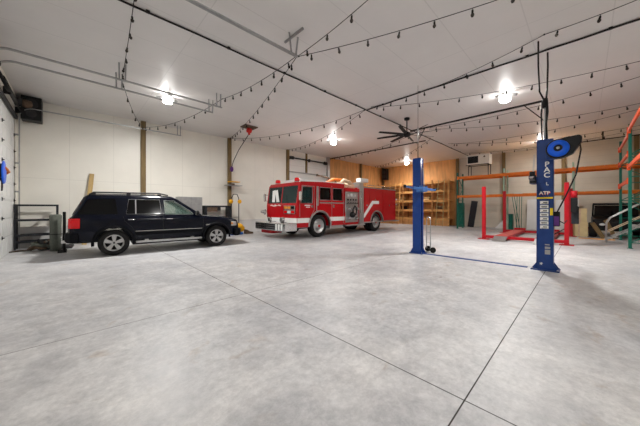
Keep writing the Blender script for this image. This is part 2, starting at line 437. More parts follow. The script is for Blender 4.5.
# ------------------------------------------------------------------ ceiling fan
t = thing('ceiling_fan', 'large black eight blade ceiling fan on a short drop rod', 'fan', (10.2, 5.25, H))
MB().lathe([(.11, 0), (.12, -.04), (.1, -.09), (.03, -.11)]).build('canopy', M['black'], t)
MB().cyl((0, 0, -.1), (0, 0, -.62), .022).build('drop_rod', M['black'], t)
MB().lathe([(.03, -.58), (.12, -.62), (.15, -.68), (.15, -.75), (.1, -.8), (.02, -.82)]).build('motor', M['black'], t)
for k in range(8):
    m = MB(); ring = []
    for r_, wd, tl in ((.12, .07, .05), (.5, .12, .05), (1.1, .12, .035), (1.3, .1, .03)):
        ring.append([(r_, -wd/2, -.7-tl*.5), (r_, wd/2, -.7+tl*.5), (r_, wd/2, -.69+tl*.5), (r_, -wd/2, -.69-tl*.5)])
    m.loft(ring, False); m.xf(Matrix.Rotation(k*PI/4+.27, 4, 'Z')); m.build('blade', M['black'], t)

# ------------------------------------------------------------------ string lights
bulb_me = MB().lathe([(.001, -.175), (.02, -.17), (.034, -.145), (.036, -.125), (.026, -.1), (.016, -.085)], n=10).build('bulb', M['bulbglass'])
sock_me = MB().lathe([(.006, 0), (.006, -.03), (.02, -.035), (.022, -.085), (.018, -.095)], n=8).build('socket', M['socket'])
for v_ in bulb_me.data.vertices: v_.co *= .85
for v_ in sock_me.data.vertices: v_.co *= .85
bm_, sm_ = bulb_me.data, sock_me.data
bpy.data.objects.remove(bulb_me, do_unlink=True); bpy.data.objects.remove(sock_me, do_unlink=True)
def strand(label, atts, sags, step=.62):
    t = thing('string_light', label, 'string lights', (atts[0][0], atts[0][1], atts[0][2] if len(atts[0]) > 2 else H-.01), group='string lights across the ceiling')
    o = t.location; A = [Vector((a[0], a[1], a[2] if len(a) > 2 else H-.01)) for a in atts]; pts = []
    if isinstance(sags, (int, float)): sags = [sags]*(len(A)-1)
    for i in range(len(A)-1):
        for k in range(16):
            u = k/16; p = A[i].lerp(A[i+1], u); p.z -= sags[i]*4*u*(1-u); pts.append(p)
    pts.append(A[-1])
    m = MB(); m.tube([p-o for p in pts], .0075, 5)
    m.build('cord', M['black'], t)
    hk = MB()
    for a in A: hk.box((a.x-o.x-.015, a.y-o.y-.015, a.z-o.z-.01), (a.x-o.x+.015, a.y-o.y+.015, a.z-o.z+.012))
    hk.build('hook', M['black'], t)
    d = step*.5; acc = 0
    for i in range(len(pts)-1):
        L_ = (pts[i+1]-pts[i]).length
        while acc+L_ > d:
            p = pts[i].lerp(pts[i+1], (d-acc)/L_)-o; d += step
            s = bpy.data.objects.new('socket', sm_); COL.objects.link(s); s.parent = t; s.location = p
            s.rotation_euler = (random.uniform(-.2, .2), random.uniform(-.2, .2), 0)
            b = bpy.data.objects.new('bulb', bm_); COL.objects.link(b); b.parent = s
        acc += L_
strand('string of bulbs running from above the camera down to the timber post behind the SUV', [(.62, 3.2), (1.05, 9.6), (2.35, 13.45, 4.95)], [.15, .4])
strand('string of bulbs from the T shaped hanger to the timber post behind the SUV', [(3.6, 4.5, 4.78), (3.75, 8.8), (2.35, 13.45, 4.95)], [.12, .25])
strand('string of bulbs from the T shaped hanger to timber post left of fire engine', [(3.62, 4.5, 4.78), (6.15, 13.4)], [.2])
strand('short string of bulbs rising from the T shaped hanger toward the top edge at centre', [(3.62, 4.46, 4.78), (3.6, 1.2)], [.1])
strand('string of bulbs from the T shaped hanger sweeping right toward the top edge', [(3.64, 4.46, 4.78), (5.95, -.4)], [.12])
strand('string of bulbs along the left wall top ending at the crossing of the black pipes', [(6.2, 13.4), (8.15, 5.95)], [.35])
strand('short string of bulbs from the pipe crossing to the post beside the white door', [(8.2, 6.0), (10.1, 13.35)], [.3])
strand('string of bulbs following the black pipe above the lift columns', [(8.1, 5.6), (7.45, .62), (6.95, -2.4)], [.2, .1])
strand('string of bulbs from the pipe crossing passing just above the bright middle lamp', [(8.25, 5.5), (10.6, -2.4)], [.25])
strand('string of bulbs starting past the fan and passing behind the hose bundle', [(12.2, 5.1), (11.2, -2.4)], [.25])
strand('string of bulbs starting past the fan and ending high on the right', [(12.4, 5.2), (14.6, -2.4)], [.3])
strand('string of bulbs behind the hose reel rising to the right edge', [(16.2, 5.5), (15.0, -2.4)], [.3])
strand('far string of bulbs over the red lift, lower one', [(16.0, 5.6), (18.6, -2.4)], [.3])
strand('farthest string of bulbs above the orange racks', [(19.6, 5.8), (19.4, -2.4)], [.25])
strand('string of bulbs over the rear end of the fire engine', [(14.3, 6.0), (19.8, 13.3)], [.3])
strand('string of bulbs over the roof of the fire engine', [(12.2, 5.4), (14.1, 13.3)], [.3])
# ------------------------------------------------------------------ wheels shared by the vehicles
def wheel(parent, c, side, R=.37, W=.24, style='spokes', hubm='alu'):
    """side = +1 / -1: outward local y direction"""
    c = Vector(c); ax = Vector((0, side, 0)); rim = R*.64
    m = MB(); m.lathe([(rim, -W/2), (R*.9, -W/2), (R*.985, -W*.36), (R, -W*.2), (R, W*.2), (R*.985, W*.36), (R*.9, W/2), (rim+.01, W/2), (rim-.01, W*.38)], (0,0,0), ax, 36, False)
    tyre = m.build('wheel', M['rubber'], parent, loc=c)
    g = MB()
    g.lathe([(rim+.005, -W*.45), (rim+.005, W*.42), (rim-.012, W*.46), (rim-.03, W*.36), (rim-.035, -W*.4)], (0,0,0), ax, 36, False)
    g.build('rim', M[hubm], tyre)
    d = MB(); d.lathe([(.001, -W*.1), (rim-.03, -W*.1), (rim-.03, -W*.16), (.001, -W*.16)], (0,0,0), ax, 24, False)
    d.build('brake_disc', M['darkmetal'], tyre)
    s = MB()
    if style == 'spokes':
        for k in range(5):
            a = k*2*PI/5+.3
            for da in (-.17, .17):
                p = Vector((math.cos(a+da*.7)*.05, 0, math.sin(a+da*.7)*.05)); q = Vector((math.cos(a+da)*(rim-.02), 0, math.sin(a+da)*(rim-.02)))
                p.y = side*W*.34; q.y = side*W*.38
                s.bar(p, q, .05, .045, (0, 1, 0))
            p = Vector((0, side*W*.3, 0)); q = Vector((math.cos(a)*(rim-.03), side*W*.34, math.sin(a)*(rim-.03))); s.bar(p, q, .07, .03, (0, 1, 0))
        s.lathe([(.055, W*.2), (.06, W*.36), (.05, W*.42), (.03, W*.43), (.001, W*.43)], (0,0,0), ax, 20, False)
        s.build('spokes', M[hubm], tyre, bevel=.005)
        MB().lathe([(.026, W*.43), (.022, W*.45), (.001, W*.45)], (0,0,0), ax, 14, False).build('hub_cap', M['charcoal'], tyre)
    else:
        s.lathe([(rim-.02, W*.3), (rim*.75, W*.12), (rim*.62, W*.1), (rim*.45, W*.2), (rim*.4, W*.42), (rim*.25, W*.5), (.001, W*.5)], (0,0,0), ax, 30, False)
        for k in range(8):
            a = k*PI/4; s.cyl((math.cos(a)*rim*.62, side*W*.08, math.sin(a)*rim*.62), (math.cos(a)*rim*.62, side*W*.2, math.sin(a)*rim*.62), .016, n=8)
        s.build('hub', M[hubm], tyre)
        MB().lathe([(rim*.2, W*.5), (rim*.18, W*.56), (.001, W*.56)], (0,0,0), ax, 16, False).build('hub_cap', M['firered'], tyre)
    return tyre

# ------------------------------------------------------------------ dark SUV
def make_suv(loc, rz):
    t = thing('sport_utility_vehicle', 'dark navy sport utility vehicle parked in front of the white wall', 'car', loc, rz)
    def ring(x, zb, zt, w, crown=.0, tuck=.05):
        wl = w-.035
        pts = [(0, zb), (w-.17, zb), (wl-.03, zb+.05), (wl, zb+.2), (w, zb+.33), (w, zt-.16), (w-.02, zt-.05), (w-.055, zt), (w*.6, zt+crown*.7), (0, zt+crown)]
        r = [(x, y, z) for y, z in pts]; l = [(x, -y, z) for y, z in pts[1:-1]][::-1]
        return [Vector(p) for p in r+l]
    rings = [ring(-2.42, .52, 1.02, .78), ring(-2.38, .42, 1.12, .86), ring(-2.2, .40, 1.16, .905), ring(-1.5, .38, 1.16, .92), ring(-.6, .37, 1.145, .92), ring(.4, .37, 1.125, .92),
             ring(.95, .37, 1.11, .915, .0), ring(1.15, .37, 1.09, .91, .035), ring(1.6, .37, 1.06, .9, .045), ring(1.95, .38, 1.02, .885, .045), ring(2.15, .38, .965, .855, .035),
             ring(2.26, .36, .90, .80, .01), ring(2.33, .38, .80, .70, .0)]
    body = MB().loft(rings).build('body', M['navy'], None)
    cut = []
    for x in (-1.445, 1.445):
        for s in (-1, 1): cut.append(MB().cyl((x, s*.62, .375), (x, s*1.2, .375), .445, n=40).build('c', M['black']))
    # cabin well so the interior can be seen through the glass
    cut.append(MB().box((-2.25, -.8, .7), (.8, .8, 1.5)).build('c', M['black']))
    boolean(body, cut); body.parent = t
    for p in body.data.polygons: p.use_smooth = True
    md = body.modifiers.new('n', 'EDGE_SPLIT'); md.split_angle = math.radians(38)
    # greenhouse shell
    def grow(x0, x1, w, z, r=.12):
        pts = []
        for cx, cy, a0 in ((x1-r, w-r, 0), (x0+r, w-r, 90), (x0+r, -w+r, 180), (x1-r, -w+r, 270)):
            for k in range(5):
                a = math.radians(a0+k*22.5); pts.append(Vector((cx+r*math.cos(a), cy+r*math.sin(a), z)))
        return pts
    def shell(d):
        # (z, x rear, x front, half width)
        st = [(1.10, -2.37, 1.02, .875), (1.16, -2.34, .95, .868), (1.68, -2.12, .22, .735), (1.755, -2.04, .06, .69), (1.79, -1.9, -.15, .6)]
        return [grow(a+d, b-d, w-d, z-(d*.8 if i > 1 else 0) if z > 1.2 else z-(.3*d), .1) for i, (z, a, b, w) in enumerate(st)]
    cab = MB().loft(shell(0)).build('cabin', M['navy'])
    def side_y(z): return .868-(z-1.16)*(.868-.735)/(.52)
    W_ = {'quarter': [(-2.24, 1.20), (-2.02, 1.62), (-1.42, 1.65), (-1.36, 1.20)],
          'rear': [(-1.16, 1.20), (-1.10, 1.64), (-.30, 1.64), (-.26, 1.19)],
          'front': [(-.16, 1.18), (-.18, 1.63), (.10, 1.62), (.60, 1.27), (.68, 1.17)]}
    cut = [MB().loft(shell(.05)).build('c', M['black'])]
    for k in ('rear', 'front', 'quarter'): cut.append(MB().prism(W_[k], 'xz', -1.2, 1.2).build('c', M['black']))
    # windscreen opening
    ws = MB(); A = Vector((.93, 0, 1.19)); Bp = Vector((.29, 0, 1.65)); dn = Vector((.46, 0, .64)).normalized()
    r0 = [A+Vector((0, -.72, 0)), A+Vector((0, .72, 0)), Bp+Vector((0, .60, 0)), Bp+Vector((0, -.60, 0))]
    ws.loft([[p-dn*.35 for p in r0], [p+dn*.35 for p in r0]], False); cut.append(ws.build('c', M['black']))
    boolean(cab, cut); cab.parent = t
    for p in cab.data.polygons: p.use_smooth = True
    md = cab.modifiers.new('n', 'EDGE_SPLIT'); md.split_angle = math.radians(30)
    for s in (-1, 1):
        for k, mm in (('quarter', 'tint'), ('rear', 'tint'), ('front', 'glass')):
            m = MB(); P_ = [Vector((x, s*(side_y(z)-.012), z)) for x, z in W_[k]]
            m.loft([P_, [p+Vector((0, -s*.006, 0)) for p in P_]], False); o = m.build('window', M[mm], t)
            if k != 'quarter':
                e = MB(); e.tube([(x, s*(side_y(z)+.002), z) for x, z in W_[k]], .006, 6, True)
                if k == 'rear': e.bar((-.93, s*(side_y(1.2)+.003), 1.2), (-.93, s*(side_y(1.63)+.003), 1.63), .03, .012, (0, 1, 0))
                e.build('window_trim', M['galv'], o)
    m = MB(); r0 = [p-dn*.012 for p in r0]; m.loft([r0, [p-dn*.006 for p in r0]], False); m.build('windscreen', M['glass'], t)
    m = MB(); m.loft([[Vector((-2.335+.02*k, y, z)) for k in (0,) for y, z in ()] or [Vector((-2.345, -.68, 1.2)), Vector((-2.345, .68, 1.2)), Vector((-2.15, .6, 1.62)), Vector((-2.15, -.6, 1.62))],
                      [Vector((-2.325, -.68, 1.2)), Vector((-2.325, .68, 1.2)), Vector((-2.13, .6, 1.62)), Vector((-2.13, -.6, 1.62))]], False)
    m.build('rear_window', M['tint'], t)
    # interior
    for sx, sy in ((-.05, .38), (-.05, -.38), (-1.0, .4), (-1.0, -.4)):
        m = MB(); m.box((sx-.1, sy-.24, .72), (sx+.42, sy+.24, .86)); m.bar((sx-.05, sy, .8), (sx-.22, sy, 1.33), .46, .14, (1, 0, 0))
        o = m.build('seat', M['seat'], t, bevel=.04)
        MB().box((sx-.29, sy-.12, 1.38), (sx-.18, sy+.12, 1.54)).cyl((sx-.23, sy-.05, 1.3), (sx-.23, sy-.05, 1.4), .01, n=6).build('headrest', M['seat'], o, bevel=.02)
    MB().box((.55, -.78, .85), (.79, .78, 1.1)).build('dashboard', M['charcoal'], t, bevel=.03)
    m = MB(); m.tube([(.42+.07*math.sin(a)*.4, .38+.18*math.cos(a), 1.1+.17*math.sin(a)) for a in [k*PI/8 for k in range(16)]], .014, 6, True); m.cyl((.42, .38, 1.1), (.6, .38, 1.02), .03, n=8)
    m.build('steering_wheel', M['black'], t)
    MB().box((.36, -.12, 1.5), (.39, .12, 1.57)).build('mirror', M['black'], t)
    # bumpers, cladding, trim
    for x0, x1, z0, z1, nm in ((-2.50, -2.2, .42, .70, 'rear_bumper'), (2.12, 2.42, .34, .62, 'front_bumper')):
        m = MB(); sgn = 1 if x0 > 0 else -1
        out = []
        for z, d in ((z0, .03), (z0+.05, 0), (z1-.04, 0), (z1, .03)):
            xo = (x1 if sgn > 0 else x0)-sgn*d; xi = x0 if sgn > 0 else x1; w = .93-d
            out.append([Vector(p) for p in [(xi, w, z), (xo-sgn*.14, w, z), (xo-sgn*.03, w-.14, z), (xo, w-.35, z), (xo, -w+.35, z), (xo-sgn*.03, -w+.14, z), (xo-sgn*.14, -w, z), (xi, -w, z)]])
        m.loft(out, False); m.build(nm, M['navylow'], t, bevel=.02)
    for s in (-1, 1):
        for x in (-1.445, 1.445):
            m = MB(); rg = []
            for k in range(15):
                a = math.radians(-8+k*196/14); ca, sa = math.cos(a), math.sin(a)
                if .375+sa*.44 < .36: pass
                rg.append([Vector((x+ca*.435, s*.90, .375+sa*.435)), Vector((x+ca*.435, s*.948, .375+sa*.435)), Vector((x+ca*.475, s*.95, .375+sa*.475)), Vector((x+ca*.505, s*.915, .375+sa*.505)), Vector((x+ca*.505, s*.88, .375+sa*.505))])
            m.loft(rg); m.build('wheel_arch_flare', M['navylow'], t)
        m = MB(); m.box((-.96, s*.90, .55), (.96, s*.938, .70)); cl = m.build('door_moulding', M['navylow'], t, bevel=.01)
        MB().box((-.94, s*.935, .672), (.94, s*.944, .69)).build('bright_strip', M['chrome'], cl)
        m = MB(); m.box((-.93, s*.86, .33), (.93, s*1.0, .385)); m.box((-.7, s*.7, .35), (-.6, s*.9, .42)); m.box((.6, s*.7, .35), (.7, s*.9, .42))
        m.build('running_board', M['alu'], t, bevel=.015)
        m = MB()
        for pts in ([(-1.24, 1.15), (-1.2, 1.0), (-1.02, .8), (-.93, .6), (-.93, .42)], [(-.22, 1.14), (-.22, .42)], [(.98, 1.1), (.99, .9), (.97, .42)]):
            for i in range(len(pts)-1): m.bar((pts[i][0], s*.921, pts[i][1]), (pts[i+1][0], s*.921, pts[i+1][1]), .009, .004, (0, 1, 0))
        m.build('door_seams', M['black'], t)
        for x0 in (-1.13, -.14):
            m = MB(); m.tube([(x0, s*.92, 1.03), (x0+.02, s*.955, 1.035), (x0+.17, s*.955, 1.035), (x0+.19, s*.92, 1.03)], .014, 8); m.build('door_handle', M['chrome'], t)
        m = MB(); m.ball((.78, s*1.0, 1.21), .12, 8, (.55, .95, .72)); m.bar((.78, s*.86, 1.16), (.78, s*.98, 1.18), .08, .05); mr = m.build('wing_mirror', M['black'], t)
        MB().box((.712, s*.93, 1.15), (.72, s*1.08, 1.27)).build('mirror_glass', M['chrome'], mr)
        # tail lamp and headlamp
        m = MB(); m.loft([[Vector(p) for p in [(-2.415, s*.74, z), (-2.405, s*.84, z), (-2.33, s*.90, z), (-2.17, s*.918, z), (-2.17, s*.85, z), (-2.36, s*.7, z)]] for z in (.82, .86, 1.05, 1.09)], False)
        m.build('tail_lamp', M['redlens'], t, bevel=.01)
        m = MB(); m.loft([[Vector(p) for p in [(2.335-dz, s*.56, z), (2.30-dz, s*.72, z), (2.18-dz, s*.86, z), (1.98, s*.895, z), (1.98, s*.8, z), (2.2, s*.5, z)]] for z, dz in ((.72, 0), (.78, 0), (.88, .02))], False)
        hl = m.build('headlamp', M['alu'], t, bevel=.01)
        MB().box((1.98, s*.87, .78), (2.05, s*.90, .84)).build('indicator', M['amber'], hl, bevel=.01)
        m = MB(); m.tube([(-2.0, s*.66, 1.76), (-1.9, s*.66, 1.83), (-.3, s*.66, 1.85), (-.05, s*.66, 1.79)], .022, 8)
        for x in (-1.9, -1.1, -.3): m.box((x-.05, s*.63, 1.74), (x+.05, s*.69, 1.82))
        m.build('roof_rail', M['darkmetal'], t)
    MB().box((1.07, -.93, .78), (1.27, -.915, .80)).box((1.09, -.93, .805), (1.22, -.915, .815)).build('badge', M['chrome'], t)
    m = MB()
    for k in range(4): m.box((2.3, -.48, .62+k*.055), (2.36, .48, .65+k*.055))
    m.box((2.28, -.5, .58), (2.33, .5, .84)); m.build('grille', M['chrome'], t)
    m = MB(); m.box((-2.62, -.04, .36), (-2.3, .04, .44)); m.cyl((-2.6, 0, .42), (-2.6, 0, .5), .02, n=8); m.ball((-2.6, 0, .53), .035)
    m.build('tow_hitch', M['chrome'], t)
    m = MB(); m.box((-1.0, -.75, .26), (1.0, .75, .4)); m.cyl((-2.3, .5, .34), (.5, .5, .32), .035, n=8); m.cyl((-1.445, -.7, .375), (-1.445, .7, .375), .05, n=8); m.cyl((1.445, -.7, .375), (1.445, .7, .375), .04, n=8)
    m.build('underbody', M['black'], t)
    for x in (-1.445, 1.445):
        for s in (-1, 1): wheel(t, (x, s*.80, .37), s)
    return t
make_suv((2.37, 10.27, 0), math.radians(-4.5))

# ------------------------------------------------------------------ fire engine (front towards -X); local origin under its middle
def make_engine():
    OX, OY = 10.8, 9.87
    t = thing('fire_engine', 'red fire engine with white stripe, silver pump panel and chrome bumper', 'fire engine', (OX, OY, 0))
    X = lambda v: v-OX
    W = 1.2                                             # half width; near side is -y
    # cab: profile in xz, extruded across
    def prof(mb, pts, w): mb.prism([(X(a), b) for a, b in pts], 'xz', -w, w); return mb
    cab = prof(MB(), [(7.0, .52), (6.98, 1.5), (7.12, 2.42), (7.22, 2.55), (8.5, 2.62), (10.14, 2.62), (10.14, .52)], W).build('cab', M['firered'])
    cut = [MB().cyl((X(8.38), s*.75, .53), (X(8.38), s*1.5, .53), .68, n=40).build('c', M['firered']) for s in (-1, 1)]
    cut.append(prof(MB(), [(7.10, 1.0), (7.10, 1.56), (7.22, 2.44), (10.02, 2.48), (10.02, 1.0)], W-.06).build('c', M['firered']))
    WN = [[(7.2, 1.60), (7.3, 2.34), (7.88, 2.34), (7.88, 1.60)], [(8.36, 1.76), (8.36, 2.36), (9.1, 2.36), (9.1, 1.76)], [(9.26, 1.76), (9.26, 2.36), (9.96, 2.36), (9.96, 1.76)]]
    for q in WN: cut.append(MB().prism([(X(a), b) for a, b in q], 'xz', -1.4, 1.4).build('c', M['firered']))
    cut.append(MB().box((X(6.5), -1.12, 1.60), (X(7.3), -.03, 2.38)).build('c', M['firered'])); cut.append(MB().box((X(6.5), .03, 1.60), (X(7.3), 1.12, 2.38)).build('c', M['firered']))
    boolean(cab, cut); cab.parent = t
    md = cab.modifiers.new('bevel', 'BEVEL'); md.width = .03; md.segments = 2; md.limit_method = 'ANGLE'; md.angle_limit = math.radians(50)
    # glazing
    for a, b in ((-1.12, -.03), (.03, 1.12)):
        m = MB(); P_ = [Vector((X(7.01), a, 1.58)), Vector((X(7.01), b, 1.58)), Vector((X(7.125), b, 2.40)), Vector((X(7.125), a, 2.40))]
        m.loft([P_, [p+Vector((.012, 0, 0)) for p in P_]], False); wd = m.build('windscreen', M['teal_glass'], t)
        MB().bar((X(7.0), (a+b)/2, 1.57), (X(7.06), (a+b)/2+.32, 2.0), .02, .02).build('wiper', M['black'], wd)
    for s in (-1, 1):
        for i, q in enumerate(WN):
            m = MB(); m.prism([(X(a), b) for a, b in q], 'xz', s*(W-.035), s*(W-.045)); o = m.build('window', M['darkglass' if i else 'teal_glass'], t)
            m = MB(); m.tube([(X(a), s*(W+.002), b) for a, b in q], .022, 6, True); m.build('window_frame', M['alu'], o)
        # door outlines
        m = MB()
        for q in ([(7.14, 1.0), (7.14, 1.56), (7.26, 2.38), (8.0, 2.38), (8.0, 1.3), (7.75, .92), (7.7, .6)], [(9.18, .6), (9.18, 2.46)], [(10.06, .6), (10.06, 2.42)]):
            for i in range(len(q)-1): m.bar((X(q[i][0]), s*(W+.002), q[i][1]), (X(q[i+1][0]), s*(W+.002), q[i+1][1]), .018, .008, (0, 1, 0))
        m.build('door_seams', M['alu'], t)
        for a, b, z0, z1 in ((7.0, 7.72, .72, .93), (9.05, 10.14, .74, .94)):
            MB().box((X(a), s*W, z0), (X(b), s*(W+.006), z1)).build('white_stripe', M['white'], t)
        for hx in (7.82, 9.26): MB().box((X(hx), s*W, 1.40), (X(hx)+.1, s*(W+.03), 1.52)).build('door_handle', M['chrome'], t, bevel=.01)
        for hx in (8.09, 10.12):
            m = MB(); m.tube([(X(hx), s*W, 1.15), (X(hx), s*(W+.07), 1.18), (X(hx), s*(W+.07), 2.15), (X(hx), s*W, 2.18)], .02, 8); m.build('grab_rail', M['chrome'], t)
        MB().box((X(8.14), s*W, 1.5), (X(8.28), s*(W+.02), 2.4)).build('air_intake', M['alu'], t, bevel=.01)
        MB().box((X(8.36), s*W, 1.6), (X(10.1), s*(W+.012), 1.66)).build('trim_strip', M['alu'], t, bevel=.004)
        # arch trims
        for cx, R_, z_ in ((8.38, .70, .53), (13.12, .66, .53)):
            m = MB(); rg = []
            for k in range(17):
                a = math.radians(0+k*180/16); ca, sa = math.cos(a), math.sin(a)
                rg.append([Vector((X(cx)+ca*(R_-.03), s*(W-.1), z_+sa*(R_-.03))), Vector((X(cx)+ca*(R_-.03), s*(W+.03), z_+sa*(R_-.03))), Vector((X(cx)+ca*(R_+.05), s*(W+.03), z_+sa*(R_+.05))), Vector((X(cx)+ca*(R_+.05), s*(W-.1), z_+sa*(R_+.05)))])
            m.loft(rg, False); m.build('wheel_arch_trim', M['alu'], t)
        m = MB()
        for a, z in ((7.42, 1.50), (7.5, 1.42)): m.box((X(a), s*W, z-.02), (X(a)+.34-.1*(z < 1.45), s*(W+.004), z+.02))
        m.build('door_lettering', M['white'], t)
        m = MB(); m.bar((X(7.2), s*W, 1.98), (X(7.0), s*(W+.22), 2.05), .03, .03); m.bar((X(7.2), s*W, 1.68), (X(7.0), s*(W+.22), 1.75), .03, .03); m.bar((X(7.0), s*(W+.22), 1.7), (X(7.0), s*(W+.22), 2.1), .03, .03)
        mr = m.build('mirror_arm', M['chrome'], t)
        MB().box((X(6.98), s*(W+.13), 1.72), (X(7.03), s*(W+.30), 2.08)).build('mirror', M['chrome'], mr, bevel=.01)
    # roof cap
    MB().box((X(7.55), -.6, 2.55), (X(8.6), .5, 2.74)).build('roof_hatch', M['white'], t, bevel=.03)
    MB().box((X(7.25), -W+.02, 2.56), (X(10.14), -W+.14, 2.66)).build('drip_rail', M['white'], t, bevel=.01)
    m = MB(); m.box((X(8.7), -1.0, 2.6), (X(10.1), 1.0, 2.68)); m.build('roof_deck', M['white'], t, bevel=.02)
    for y in (-.75, .75):
        m = MB(); m.lathe([(.14, 0), (.14, .05), (.11, .06)], (X(7.35), y, 2.54)); b = m.build('beacon_base', M['chrome'], t)
        MB().lathe([(.12, 0), (.125, .1), (.1, .17), (.001, .19)], (X(7.35), y, 2.59), cap=False).build('beacon_dome', M['redlens'], b)
    # front face
    MB().box((X(6.965), -W+.01, .72), (X(7.0), W-.01, .93)).build('white_stripe', M['white'], t)
    for y0 in (-.98,):
        for r in range(2):
            z = 1.20+r*.2
            f_ = MB().box((X(6.93), y0-.13, z-.09), (X(6.98), y0+.70, z+.09)).build('headlamp_bezel', M['chrome'], t, bevel=.01)
            for k, mm in enumerate(('darkglass', 'amber', 'amber') if r else ('redlens', 'clearlens', 'redlens')):
                MB().box((X(6.91), y0-.09+k*.26, z-.06), (X(6.935), y0+.12+k*.26, z+.06)).build('lamp', M[mm], f_, bevel=.012)
    m = MB(); n_ = 0
    for k in range(9):
        m.box((X(6.955), -.0+k*.1, 1.47+.02*math.sin(k)), (X(6.99), -.0+k*.1+.065, 1.52+.02*math.sin(k*2)))
    m.build('front_lettering', M['white'], t)
    # bell and horn on the far front corner
    m = MB(); m.lathe([(.02, .22), (.06, .2), (.08, .1), (.1, .03), (.14, 0), (.12, 0)], (X(6.78), 1.05, 1.18), (-1, 0, .15)); m.build('bell', M['chrome'], t)
    m = MB(); m.lathe([(.1, .12), (.13, .02), (.13, 0), (.04, -.06)], (X(6.72), -.55, .86), (-1, 0, 0)); m.cyl((X(6.72), -.55, .7), (X(6.72), -.55, .86), .03, n=8); m.build('siren', M['chrome'], t)
    m = MB(); m.lathe([(.09, .1), (.11, .02), (.11, 0), (.04, -.05)], (X(6.72), .45, .84), (-1, 0, 0)); m.build('horn', M['chrome'], t)
    # bumper
    m = MB(); m.box((X(6.34), -1.2, .38), (X(7.0), 1.2, .73)); bp = m.build('bumper', M['chrome'], t, bevel=.03)
    for k in range(3): MB().box((X(6.325), -.45, .445+k*.09), (X(6.345), 1.17, .49+k*.09)).build('rubber_strip', M['black'], bp, bevel=.008)
    for k in range(3): MB().box((X(6.32), -1.02+k*.2, .42), (X(6.345), -.92+k*.2, .68)).build('guard', M['white'], bp, bevel=.008)
    MB().box((X(6.62), .2, .2), (X(7.2), 1.12, .42)).build('under_bumper_tray', M['firered'], t, bevel=.02)
    # chassis
    m = MB()
    for y in (-.42, .42): m.box((X(6.7), y-.06, .5), (X(15.2), y+.06, .74))
    for x in (8.38, 13.12): m.cyl((X(x), -.9, .53), (X(x), .9, .53), .07, n=10)
    m.cyl((X(9.2), -.1, .55), (X(12.8), -.1, .53), .06, n=8); m.box((X(7.6), -.4, .38), (X(9.4), .4, .9)); m.box((X(10.3), -.9, .34), (X(11.4), .9, .5))
    m.ball((X(13.12), 0, .53), .22); m.build('chassis', M['black'], t)
    for a, b in (((7.1, -1.12, .5), (7.7, -.7, .56)), ((9.1, -1.15, .36), (10.1, -.8, .6)), ((9.1, .8, .36), (10.1, 1.15, .6))):
        MB().box((X(a[0]), a[1], a[2]), (X(b[0]), b[1], b[2])).build('step', M['alu'], t, bevel=.01)
    # pump section
    m = MB(); m.box((X(10.16), -W+.08, .5), (X(11.42), W-.08, 2.3)); m.box((X(10.16), -W, 2.26), (X(11.42), W, 2.44)); m.box((X(10.16), -W, .52), (X(10.22), W, 2.3)); pm = m.build('pump_housing', M['firered'], t, bevel=.01)
    for s in (-1, 1):
        pp = MB().box((X(10.24), s*(W-.1), .62), (X(11.3), s*(W-.02), 2.24)).build('pump_panel', M['alu'], t, bevel=.01)
        q = MB()
        for i, (a, z, r) in enumerate([(.22, 2.05, .07), (.5, 2.08, .09), (.78, 2.05, .07), (.2, 1.82, .05), (.42, 1.82, .05), (.64, 1.82, .05), (.86, 1.82, .05)]):
            g = MB(); g.lathe([(r, 0), (r, .03), (r*.85, .035), (.001, .035)], (X(10.24)+a, s*(W-.02), z), (0, s, 0), 16, False); g.build('gauge', M['clearlens' if i < 3 else 'darkmetal'], pp)
        for a, z, r in ((.52, 1.02, .16), (.2, 1.35, .09), (.85, 1.35, .09), (.2, .85, .075), (.86, .85, .075)):
            g = MB(); g.lathe([(r, 0), (r, .08), (r*.8, .1), (r*.75, .18), (r*.5, .2), (.001, .2)], (X(10.24)+a, s*(W-.02), z), (0, s, 0), 16, False)
            for k in range(3): g.bar((X(10.24)+a, s*(W+.16), z), (X(10.24)+a+math.cos(k*2.1)*(r+.03), s*(W+.16), z+math.sin(k*2.1)*(r+.03)), .025, .02, (0, 1, 0))
            g.build('intake_valve', M['darkmetal'] if r > .15 else M['chrome'], pp)
        for k in range(5):
            g = MB(); g.bar((X(10.34)+k*.2, s*(W-.02), 1.6), (X(10.34)+k*.2, s*(W+.1), 1.64), .02, .02); g.box((X(10.31)+k*.2, s*(W+.08), 1.62), (X(10.37)+k*.2, s*(W+.12), 1.67)); g.build('lever', M['black'], pp)
        m = MB(); m.tube([(X(10.7), s*(W+.12), 1.15), (X(10.6), s*(W+.2), 1.3), (X(10.75), s*(W+.2), 1.5), (X(10.95), s*(W+.18), 1.35), (X(10.9), s*(W+.16), 1.05), (X(10.62), s*(W+.18), .95)], .035, 8); m.build('hose', M['black'], pp)
        MB().box((X(10.2), s*(W-.1), .44), (X(11.8), s*(W+.1), .5)).build('running_board', M['alu'], t, bevel=.01)
        m = MB(); m.box((X(11.42), s*(W-.16), .5), (X(11.8), s*(W+.012), 2.55)); m.build('body_corner', M['alu'], t, bevel=.01)
        m = MB()
        for k in range(1): m.tube([(X(11.5), s*W, 1.0), (X(11.5), s*(W+.07), 1.02), (X(11.5), s*(W+.07), 2.3), (X(11.5), s*W, 2.32)], .02, 8)
        m.build('grab_rail', M['chrome'], t)
    # hose body
    bd = MB().box((X(11.8), -W, .58), (X(15.3), W, 2.55)).build('hose_body', M['firered'])
    cut = [MB().cyl((X(13.12), s*.75, .53), (X(13.12), s*1.5, .53), .64, n=40).build('c', M['firered']) for s in (-1, 1)]
    cut.append(MB().box((X(11.9), -.85, 1.9), (X(15.2), .85, 2.9)).build('c', M['firered']))
    boolean(bd, cut); bd.parent = t
